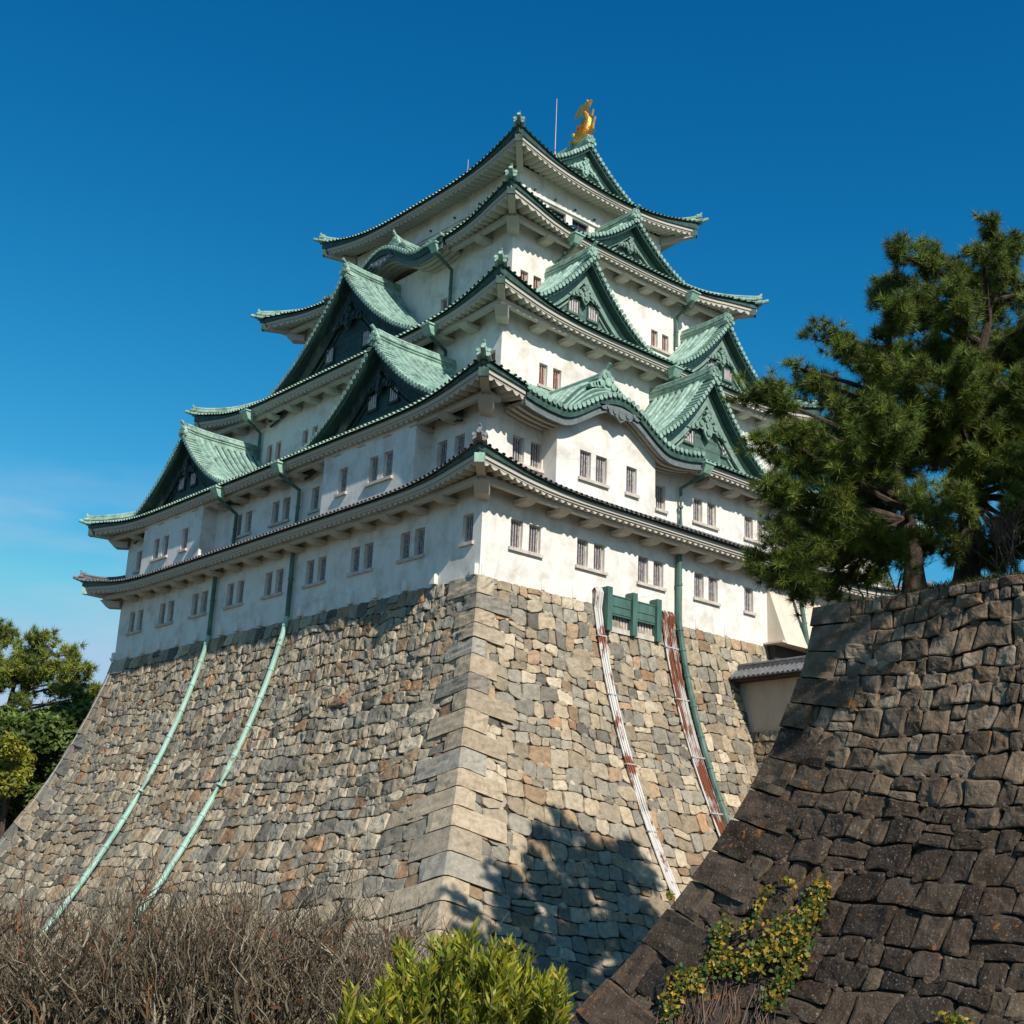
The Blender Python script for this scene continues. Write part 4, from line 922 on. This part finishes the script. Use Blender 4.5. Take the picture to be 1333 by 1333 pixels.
def pine(name, label, group, base, trunk_pts, pads, needle=(.30, 58, .017), dens=200.0, base_col=(.108, .152, .024), r0=.42, var=.35, parent_loc=None):
    t = tag(empty(name, base), label, 'tree', group); base = Vector(base); rb = random.Random(int(abs(base.x*100)))
    tb = MB(); P = [Vector(p) for p in trunk_pts]; path = []
    for i in range(len(P)-1):
        for k in range(4): path.append(P[i].lerp(P[i+1], k/4)+Vector((rb.random()-.5, rb.random()-.5, 0))*.05)
    path.append(P[-1]); n = len(path); rad = [r0*(1-.80*k/(n-1)+.35*max(0, 1-k/3)**2) for k in range(n)]
    tb.tube([p-base for p in path], rad, 10)
    cents, dirs = [], []
    for (c, rx, rz) in pads:
        c = Vector(c); nT = max(6, int(dens*rx*rx*(.6+rz)))
        # limb from the trunk
        best = min(path[n//3:], key=lambda p: abs(p.z-(c.z-.35*(Vector((p.x, p.y, 0))-Vector((c.x, c.y, 0))).length)))
        mid = best.lerp(c, .5)+Vector((0, 0, .12*(c-best).length*(rb.random()-.3)))+Vector((rb.random()-.5, rb.random()-.5, 0))*.6
        lr = min(.14, .05+.02*rx+.008*(c-best).length); tb.tube([best-base, mid-base, c-base], [lr, lr*.75, .03], 6)
        out_ = Vector((c.x-best.x, c.y-best.y, 0)); out_ = out_.normalized() if out_.length > .1 else Vector((1, 0, 0))
        subs = []
        for _ in range(5+int(rx*2)):
            q = Vector((rb.uniform(-1, 1), rb.uniform(-1, 1), rb.uniform(-1, 1))); q = q*(.35+.65*rb.random())
            sc = Vector(c)+Vector((q.x*rx*.85, q.y*rx*.85, q.z*rz*1.35)); d_ = (out_*.7+Vector((q.x, q.y, .25+.4*rb.random()))*.7).normalized(); subs.append((sc, d_, rx*rb.uniform(.30, .62), rx*rb.uniform(.13, .26)))
            tb.tube([mid.lerp(c, .7)-base, (Vector(c).lerp(sc, .5))-base, sc+d_*subs[-1][2]*.8-base], [.035, .024, .01], 4, caps=False)
        per = max(3, int(nT/len(subs)*.62))
        for sc, d_, la, lb in subs:
            for k in range(per):
                f = rb.uniform(-1, 1); r2 = math.sqrt(max(0, 1-f*f)); v_ = Vector((rng.normal(), rng.normal(), rng.normal()))*.55
                p = sc+d_*(f*la)+v_*lb*(.4+.6*r2); cents.append(np.array(p)); o_ = d_*.55+Vector((0, 0, .65))+v_*.5; o_.normalize(); dirs.append(np.array(o_))
    tb.build('trunk', M['bark'], t)
    cents = np.array(cents)-np.array(base); dirs = np.array(dirs)
    sub = 1; cc = np.repeat(cents, sub, 0)+rng.normal(size=(len(cents)*sub, 3))*needle[0]*.26; dr = unit(np.repeat(dirs, sub, 0)+rng.normal(size=(len(cents)*sub, 3))*.45)
    V, Cc = needles(cc, dr, needle[1], needle[0], needle[2], base_col, var)
    tri_mesh('foliage', V, Cc, M['needle'], t); return t
def leafy(name, label, pads, base, leaf=.16, dens=60, cols=((.05, .085, .02),), group=None, trunk_r=.2, cat='tree', shell=.35):
    t = tag(empty(name, base), label, cat, group); b = Vector(base); tb = MB(); mid = sum((Vector(p[0]) for p in pads), Vector())/len(pads)
    tb.tube([Vector((0, 0, 0)), (mid-b)*.5, mid-b], [trunk_r, trunk_r*.7, trunk_r*.3], 7)
    pos, nr, cl = [], [], []
    for c, rx, rz in pads:
        tb.tube([(mid-b)*.6, Vector(c)-b], [trunk_r*.4, .03], 5)
        n = int(dens*rx*rx*12); q = unit(rng.normal(size=(n, 3))); rr = rng.random((n, 1))**shell
        lump = np.array([1+.30*mnoise.noise(Vector(v)*2.6+Vector(c)) for v in q])[:, None]
        pos.append(np.array(c)-np.array(b)+q*rr*lump*np.array([rx, rx, rz])); nr.append(q); k = rng.integers(0, len(cols), n)
        cl.append(np.array(cols)[k]*(.65+.7*rng.random((n, 1)))*(1+.25*np.sin(pos[-1][:, :1]*2.1+pos[-1][:, 2:3]*1.7)))
    pos = np.concatenate(pos); nr = np.concatenate(nr); cl = np.concatenate(cl); n = len(pos)
    nrm = unit(nr*.6+rng.normal(size=(n, 3))*.6+np.array([0, 0, .5])); a = unit(np.cross(nrm, rng.normal(size=(n, 3)))); bb = np.cross(nrm, a); s = leaf*(.6+.8*rng.random((n, 1)))
    V = np.stack([pos-a*s, pos+bb*s*.45, pos+a*s, pos-bb*s*.45], 1); tb.build('trunk', M['bark'], t); tri_mesh('foliage', V, np.clip(cl, .004, 1), M['leaf'], t, 4); return t

# ------------------------------------------------------------------ pines on the right terrace (crown pads: photo position, distance, size)
def pads_at(lst, D, sc, fl=.55, sl=0.0):
    out = []
    for u, v, r_, *dz in lst:
        d = D+(dz[0] if dz else random.uniform(-1.8, 1.8))+sl*(u-1290)/100; rr = r_*d/FPX*sc; out.append((at(u, v, d), rr, rr*fl))
    return out
padsA = pads_at([(1035, 478, 18), (1062, 500, 34), (1010, 520, 36, -2.2), (975, 512, 20, -2.2), (1095, 450, 34), (1125, 480, 42), (1100, 530, 50), (1160, 430, 40), (1175, 500, 55), (1015, 565, 36, -2.2), (1065, 590, 55), (1130, 575, 55, -2.5), (1040, 640, 42, -2.2), (1000, 640, 22, -2.2), (1090, 655, 52, -2), (1140, 640, 50, 1.5), (1180, 600, 60, 2), (1010, 742, 34, -2.2), (1055, 735, 45, -2.2), (990, 730, 18, -2.2), (1050, 775, 26), (1085, 770, 24), (1100, 705, 42, -1.5), (1130, 690, 40, 2), (1210, 660, 42, -2), (1030, 690, 34, -2.2), (1180, 700, 28, 1.5), (1075, 720, 40, 1), (1110, 745, 30, 1), (1150, 690, 36, -1.5), (1160, 560, 50, -2), (1090, 560, 45, 2), (1020, 610, 30), (1065, 690, 40, -1), (1165, 728, 28, -1), (1205, 715, 26, 1), (1140, 755, 22, .5), (1130, 720, 34, -1)], 36.5, 1.12)
bA = at(1193, 775, 37.0); pine('pine_tree', 'dark pine reaching left over the white keep wall, its trunk nearest the wall corner', 'pines on the terrace', bA, [bA, at(1188, 720, 37), at(1180, 665, 36.9), at(1163, 600, 36.8), at(1160, 520, 36.7), at(1150, 450, 36.6)], padsA, r0=.30)
padsB = pads_at([(1290, 300, 26), (1278, 335, 30), (1305, 330, 30), (1170, 330, 28), (1200, 335, 26), (1160, 372, 26), (1150, 392, 22), (1205, 370, 36), (1250, 360, 38), (1190, 410, 45), (1240, 410, 50), (1300, 390, 52), (1340, 380, 40), (1230, 470, 58), (1290, 460, 60), (1350, 450, 55), (1240, 530, 60, -2), (1300, 530, 55), (1350, 540, 55), (1290, 600, 58, -1.5), (1345, 620, 50), (1240, 590, 50, 2), (1260, 660, 38, -2), (1310, 675, 42), (1345, 690, 40), (1370, 480, 60), (1390, 560, 60), (1290, 730, 22, 2), (1235, 690, 30, 2), (1300, 705, 34), (1240, 715, 26, -1.5), (1275, 735, 22, 1.5), (1320, 735, 24, 0), (1265, 640, 40, -1), (1335, 660, 40, 0), (1225, 560, 50, 0), (1270, 590, 50, 1), (1200, 470, 50, 0), (1320, 500, 50, -1), (1380, 660, 50), (1400, 400, 50), (1420, 500, 60), (1430, 600, 60)], 38.9, 1.12, .55, 1.1)
bB = at(1260, 775, 39.2); pine('pine_tree', 'tall pine with the highest crown at the right, standing on the grassy wall top', 'pines on the terrace', bB, [bB, at(1259, 700, 39.2), at(1263, 630, 39.2), at(1262, 530, 39.3), at(1285, 420, 39.3), at(1290, 310, 39.3)], padsB, r0=.37)
padsC = [(Vector(CAM)+.89*(Vector(c)+Vector((0, 0, .55))-Vector(CAM)), r_*.9, r_*.45) for c, r_ in (((-5.2, -31, 1.0), 1.6), ((-4.6, -29.5, 2.6), 1.7), ((-6.0, -32, 3.2), 1.5), ((-3.6, -32.5, 4.4), 1.8), ((-1.0, -31.5, 3.2), 1.8), ((1.5, -33, 5.0), 2.0), ((-2.4, -35, 5.8), 1.8), ((0, -34, 7.2), 1.7), ((1.6, -36.5, 4.2), 1.9), ((2.8, -34.5, 2.6), 1.8), ((.2, -37.2, 5.6), 1.7), ((-.8, -36.2, 7.8), 1.6), ((2.2, -35.8, 6.4), 1.8), ((-.2, -35, 9), 1.3))]
bC = Vector((-3.2, -35, -5.0)); pine('pine_tree', 'third pine further right along the wall top, just outside the right edge', 'pines on the terrace', bC, [bC, (-3.3, -35, -1.5), (-4, -34.8, 1.5), (-4, -34.9, 5)], padsC, r0=.45, dens=50)
# bare twiggy shrub at the right end of the terrace
def bare_shrub(name, label, base, h, n, seed, col=(.10, .075, .06)):
    rb = random.Random(seed); V = []; mb = MB()
    def grow(p, d, L, r_, lev):
        q = p+d*L; f_ = .7+.6*rb.random(); mb.col = tuple(c*f_ for c in col); mb.tube([p, p.lerp(q, .5)+Vector((rb.random()-.5, rb.random()-.5, rb.random()-.5))*L*.12, q], [r_, r_*.8, r_*.6], 4, caps=False)
        if lev:
            for _ in range(3):
                nd_ = (d+Vector((rb.uniform(-1, 1), rb.uniform(-1, 1), rb.uniform(-.3, .8)))*.8).normalized(); grow(p.lerp(q, rb.uniform(.5, 1)), nd_, L*.7, r_*.6, lev-1)
    for _ in range(n): grow(Vector((rb.uniform(-.4, .4), rb.uniform(-.4, .4), 0)), Vector((rb.uniform(-.5, .5), rb.uniform(-.5, .5), 1)).normalized(), h*.4, .03, 4)
    o = mb.build(name, M['twig'], colors=True); o.location = base; return tag(o, label, 'shrub')
bare_shrub('bare_shrub', 'leafless twiggy shrub on the wall top at the right edge', at(1335, 765, 36.5), 2.6, 5, 3)
bare_shrub('bare_shrub', 'leafless twiggy shrub between the wall corner and the left pine trunk', at(1150, 785, 37.0), 2.6, 6, 8, (.16, .14, .13))
# grass and moss fringe along the wall top
n = 26000; y = YW-.1-rng.random(n)*24; xo = rng.random(n)**1.6*2.2; x = XW-.02+xo
zz = np.array([terr_h(a, b) for a, b in zip(x, y)]); p = np.stack([x, y, zz-.02], 1); L = .10+.16*rng.random((n, 1)); d = unit(rng.normal(size=(n, 3))*.5+np.array([-.25, 0, .8])); sd = unit(np.cross(d, rng.normal(size=(n, 3))))*.02
V = np.stack([p-sd, p+sd, p+d*L], 1); g = rng.random((n, 1)); Cc = np.array([.045, .065, .018])*(1-g)+np.array([.13, .10, .04])*g
tag(tri_mesh('grass', V, Cc, M['grass']), kind='stuff')

# ------------------------------------------------------------------ vine on the dark wall
def on_dark(u, v, o=.25):
    r_ = ray(u, v); lo, hi = 15.0, 80.0
    for _ in range(50):
        m_ = (lo+hi)/2; P = CAM+r_*m_
        if P[0] > XW-dd(ZW-P[2])-o: hi = m_
        else: lo = m_
    return P
strokes = [([(1068, 1148), (1062, 1170), (1058, 1190), (1045, 1200)], 14, 420), ([(1045, 1190), (1030, 1215), (1010, 1215), (1015, 1240)], 20, 600), ([(1040, 1210), (1045, 1240), (1030, 1265), (1015, 1280), (1000, 1310)], 14, 480), ([(1010, 1230), (985, 1248), (960, 1255), (935, 1245)], 17, 650), ([(935, 1245), (935, 1215), (945, 1205)], 12, 260), ([(960, 1215), (980, 1200), (990, 1175), (1005, 1150)], 7, 120), ([(935, 1250), (915, 1265), (905, 1290), (880, 1270)], 12, 280), ([(905, 1265), (885, 1275), (875, 1300), (870, 1325)], 13, 300), ([(870, 1160), (874, 1168)], 4, 30), ([(1225, 1325), (1265, 1328)], 9, 70), ([(1015, 1145), (1035, 1148)], 5, 30)]
V, Cc, stems = [], [], MB()
for pts, w_, n in strokes:
    ctr = []
    for _ in range(int(n*.95)):
        k = rng.random()*(len(pts)-1); i = int(k); f = k-i; u = pts[i][0]*(1-f)+pts[min(i+1, len(pts)-1)][0]*f+rng.normal()*w_*.52; v = pts[i][1]*(1-f)+pts[min(i+1, len(pts)-1)][1]*f+rng.normal()*w_*.52
        p = on_dark(u, v, .20+.22*rng.random()); nn = unit(np.array([-1, -.3, .45])+rng.normal(size=3)*.55); a = unit(np.cross(nn, rng.normal(size=3))); b = np.cross(nn, a); s = .04+.045*rng.random()
        V.append([p-a*s, p+b*s*.7, p+a*s, p-b*s*.7]); t_ = rng.random(); c = np.array([.09, .15, .02])*(1-t_)+np.array([.50, .27, .02])*t_ if rng.random() < .62 else np.array([.06, .11, .02]); Cc.append(c*(.6+.7*rng.random()))
    stems.col = (.09, .06, .04); stems.tube([on_dark(u, v, .16) for u, v in pts], .022, 5)
rb = random.Random(4)
for _ in range(80):
    u = rb.uniform(868, 1010); v0 = rb.uniform(1270, 1300); stems.col = rb.choice([(.16, .09, .06), (.10, .065, .05), (.20, .14, .10)]); pts = [(u, v0), (u-rb.uniform(-6, 14), v0+25), (u-rb.uniform(-10, 30), v0+rb.uniform(45, 90))]; stems.tube([on_dark(a, b, .18+.1*rb.random()) for a, b in pts], .009, 4, caps=False)
VT = tag(empty('creeping_vine'), 'green and yellow creeper trailing over the dark stone wall', 'vine')
tri_mesh('leaves', np.array(V), np.array(Cc), M['leaf'], VT, 4); stems.build('stems', M['twig'], VT, colors=True)

# ------------------------------------------------------------------ trees beyond the left edge of the base
padL = pads_at([(12, 828, 20), (45, 835, 20), (65, 842, 14), (90, 848, 16), (25, 860, 24), (60, 868, 26), (100, 868, 14), (112, 890, 16), (85, 888, 24), (40, 895, 24), (5, 890, 26), (120, 905, 10), (70, 915, 24), (100, 918, 18), (30, 915, 14), (-25, 850, 30), (-40, 900, 35), (-60, 860, 40), (10, 945, 10)], 100, 1.1, .8)
bL = at(5, 1170, 100); pine('pine_tree', 'sunlit pine rising behind the far left slope of the stone base', None, (bL.x, bL.y, -15.6), [(bL.x, bL.y, -15.6), at(3, 1000, 100), at(8, 930, 100), at(30, 850, 100)], padL, needle=(.55, 40, .06), dens=34, base_col=(.165, .21, .038), r0=.4)
g_ = ((.075, .12, .025), (.10, .15, .03), (.13, .18, .035))
def lp(lst, D): return [(at(u, v, D+random.uniform(-3, 3)), r_*D/FPX, r_*D/FPX*.85) for u, v, r_ in lst]
b_ = at(75, 1100, 95); leafy('broadleaf_tree', 'round dark green broadleaf tree against the left edge of the stone base', lp([(70, 960, 34), (100, 945, 26), (45, 975, 30), (85, 990, 34), (50, 1010, 30), (110, 930, 16), (20, 955, 26), (45, 945, 22), (5, 940, 24), (80, 935, 22), (25, 1000, 30), (20, 1030, 28), (55, 1040, 24)], 95), (b_.x, b_.y, -15.6), .24, 117, g_, None, .35)
b_ = at(5, 1110, 88); leafy('broadleaf_tree', 'yellow-green tree at the left edge of the photo below the pine', lp([(5, 985, 26), (22, 1005, 18), (-20, 1000, 30), (10, 1020, 18), (15, 970, 16), (28, 990, 16)], 88), (b_.x, b_.y, -15.6), .22, 108, ((.24, .25, .03), (.17, .21, .03), (.30, .27, .04)), None, .25)
b_ = at(60, 1110, 110); leafy('broadleaf_tree', 'shadowy dark tree deep behind the left edge pine', lp([(20, 1030, 50), (60, 1040, 50), (90, 1030, 30), (-40, 1010, 60), (35, 965, 22)], 112), (b_.x, b_.y, -15.6), .3, 54, ((.03, .05, .015), (.045, .07, .02)), None, .3)

# ------------------------------------------------------------------ foreground: bare hedge and evergreen bush
HG = empty('bare_hedge', at(230, 1400, 6.6)); HG.location.z = -15.2; tag(HG, 'dry leafless brown hedge across the lower left foreground', 'hedge')
hl = Vector(HG.location); rb = random.Random(17); mb = MB()
ax = Vector((_r[0], _r[1], 0)).normalized(); ay = Vector((_f[0], _f[1], 0)).normalized()
def hedge_top(a): return 1.42+.035*math.sin(a*3.1)+.13*mnoise.noise(Vector((a*2.3, 1, 0)))-max(0, a-.75)**2*.55
def twig(p, d, L, r_, lev):
    k = rb.random(); f_ = .6+.8*rb.random(); mb.col = tuple(c*f_ for c in ((.125, .098, .064) if k < .5 else (.255, .21, .15) if k < .74 else (.05, .038, .026)))
    if rb.random() < .015: mb.col = (.28, .09, .03)
    q = p+d*L; wv = Vector((rb.uniform(-1, 1), rb.uniform(-1, 1), rb.uniform(-.3, .3)))*L*.16; wv2 = Vector((rb.uniform(-1, 1), rb.uniform(-1, 1), 0))*L*.10; mb.tube([p, p.lerp(q, .3)+wv*.8, p.lerp(q, .62)+wv+wv2, q], [r_, r_*.9, r_*.75, r_*.5], 4, caps=False)
    if lev:
        for _ in range(rb.choice((2, 2, 3))):
            dn = (d+Vector((rb.uniform(-.8, .8), rb.uniform(-.8, .8), rb.uniform(-.1, .5)))).normalized(); s = p.lerp(q, rb.uniform(.35, 1)); twig(s, dn, L*rb.uniform(.5, .95), r_*rb.uniform(.5, .75), lev-1)
for k in range(1500):
    a = rb.uniform(-3.2, 1.30); b = rb.uniform(-.75, .9); tp = hedge_top(a); z0 = tp-rb.uniform(.42, .75)
    if a > .8 and rb.random() < (a-.8)*1.5: continue
    twig(ax*a+ay*b+Vector((0, 0, z0)), Vector((rb.uniform(-.45, .45), rb.uniform(-.35, .35), 1)).normalized(), rb.uniform(.16, .34), rb.choice((.005, .006, .0095)), 3)
for k in range(160):
    a = rb.uniform(-3.2, 1.2); b = rb.uniform(-.7, .8); mb.col = (.13, .095, .07); mb.tube([ax*a*.98+ay*b*.6, ax*a+ay*b+Vector((0, 0, hedge_top(a)-.5))], [.016, .010], 5, caps=False)
mb.build('branches', M['twig'], HG, colors=True)
n = 900; a = rng.uniform(-3.2, 1.2, n); b = rng.uniform(-.7, .8, n); z = np.array([hedge_top(q) for q in a])-rng.random(n)**1.5*.5
p = np.array(ax)[None]*a[:, None]+np.array(ay)[None]*b[:, None]; p[:, 2] = z; nr = unit(rng.normal(size=(n, 3))); A = unit(np.cross(nr, rng.normal(size=(n, 3)))); B = np.cross(nr, A); s = .012+.012*rng.random((n, 1))
tri_mesh('dry_leaves', np.stack([p-A*s*1.7, p+B*s*.5, p+A*s*1.7, p-B*s*.5], 1), np.array([.17, .075, .04])*(.5+rng.random((n, 1))), M['leaf'], HG, 4)
# evergreen bush with long narrow leaves
BS = empty('evergreen_bush', at(620, 1450, 5.2)); BS.location.z = -15.2; tag(BS, 'bright yellow-green bush with narrow upright leaves at the bottom centre', 'bush')
bl = np.array(BS.location); rb = random.Random(23); V, Cc = [], []; mb = MB()
def shoot(p, d, L, n):
    q = p+d*L; mb.col = (.10, .11, .03); mb.tube([p, q], [.006, .003], 4, caps=False)
    for k in range(n):
        f = .25+.75*k/n; c = p.lerp(q, f); ld = (d*rb.uniform(.5, 1.0)+Vector((rb.uniform(-1, 1), rb.uniform(-1, 1), rb.uniform(-.2, .6)))*.8).normalized(); l = rb.uniform(.04, .078)*(1.1-.3*f); sd = ld.cross(Vector((rb.random()-.5, rb.random()-.5, rb.random()-.5))).normalized()*.0054
        m_ = c+ld*l*.5; e = c+ld*l; V.append([tuple(c-sd*.35), tuple(m_-sd), tuple(e), tuple(m_+sd)]); t_ = rb.random(); k2 = .6+.7*rb.random()
        Cc.append(((.14*(1-t_)+.40*t_)*k2, (.20*(1-t_)+.37*t_)*k2, .025*k2) if rb.random() > .05 else (.46*k2, .30*k2, .05*k2))
def pixel_shoots(lst, D0):
    for u, v, r_, n in lst:
        cl = []
        for _ in range(max(3, int(n/7))):
            an = rb.uniform(0, 6.283); rr = r_*math.sqrt(rb.random()); cl.append((u+rr*math.cos(an), v+rr*math.sin(an), D0+rb.uniform(-.28, .28)))
        for _ in range(int(n*1.1)):
            cu, cv, D = rb.choice(cl); p = at(cu+rb.gauss(0, 6), cv+rb.gauss(0, 6), D+rb.gauss(0, .03))-Vector(bl)
            cx = at(u, v+40, D0)-Vector(bl); d = ((p-cx).normalized()*.55+Vector((0, 0, .8))+Vector((rb.uniform(-.3, .3), rb.uniform(-.3, .3), 0))).normalized(); shoot(p-d*.08, d, rb.uniform(.07, .20), rb.choice((14, 18, 22)))
pixel_shoots([(595, 1282, 32, 60), (560, 1295, 45, 60), (620, 1300, 60, 120), (660, 1310, 50, 80), (690, 1325, 40, 60), (530, 1330, 45, 60), (600, 1345, 80, 140), (700, 1350, 40, 50), (500, 1345, 30, 30), (460, 1325, 14, 12), (480, 1340, 20, 16), (650, 1270, 20, 20), (594, 1256, 13, 12), (620, 1400, 90, 120)], 5.2)
for k in range(14): mb.col = (.09, .07, .04); an = rb.uniform(0, 6.28); mb.tube([(.08*math.cos(an), .08*math.sin(an), 0), (.35*math.cos(an), .35*math.sin(an), 1.15)], [.016, .008], 5, caps=False)
mb.build('stems', M['twig'], BS, colors=True); tri_mesh('leaves', np.array(V), np.array(Cc), M['leaf'], BS, 4)
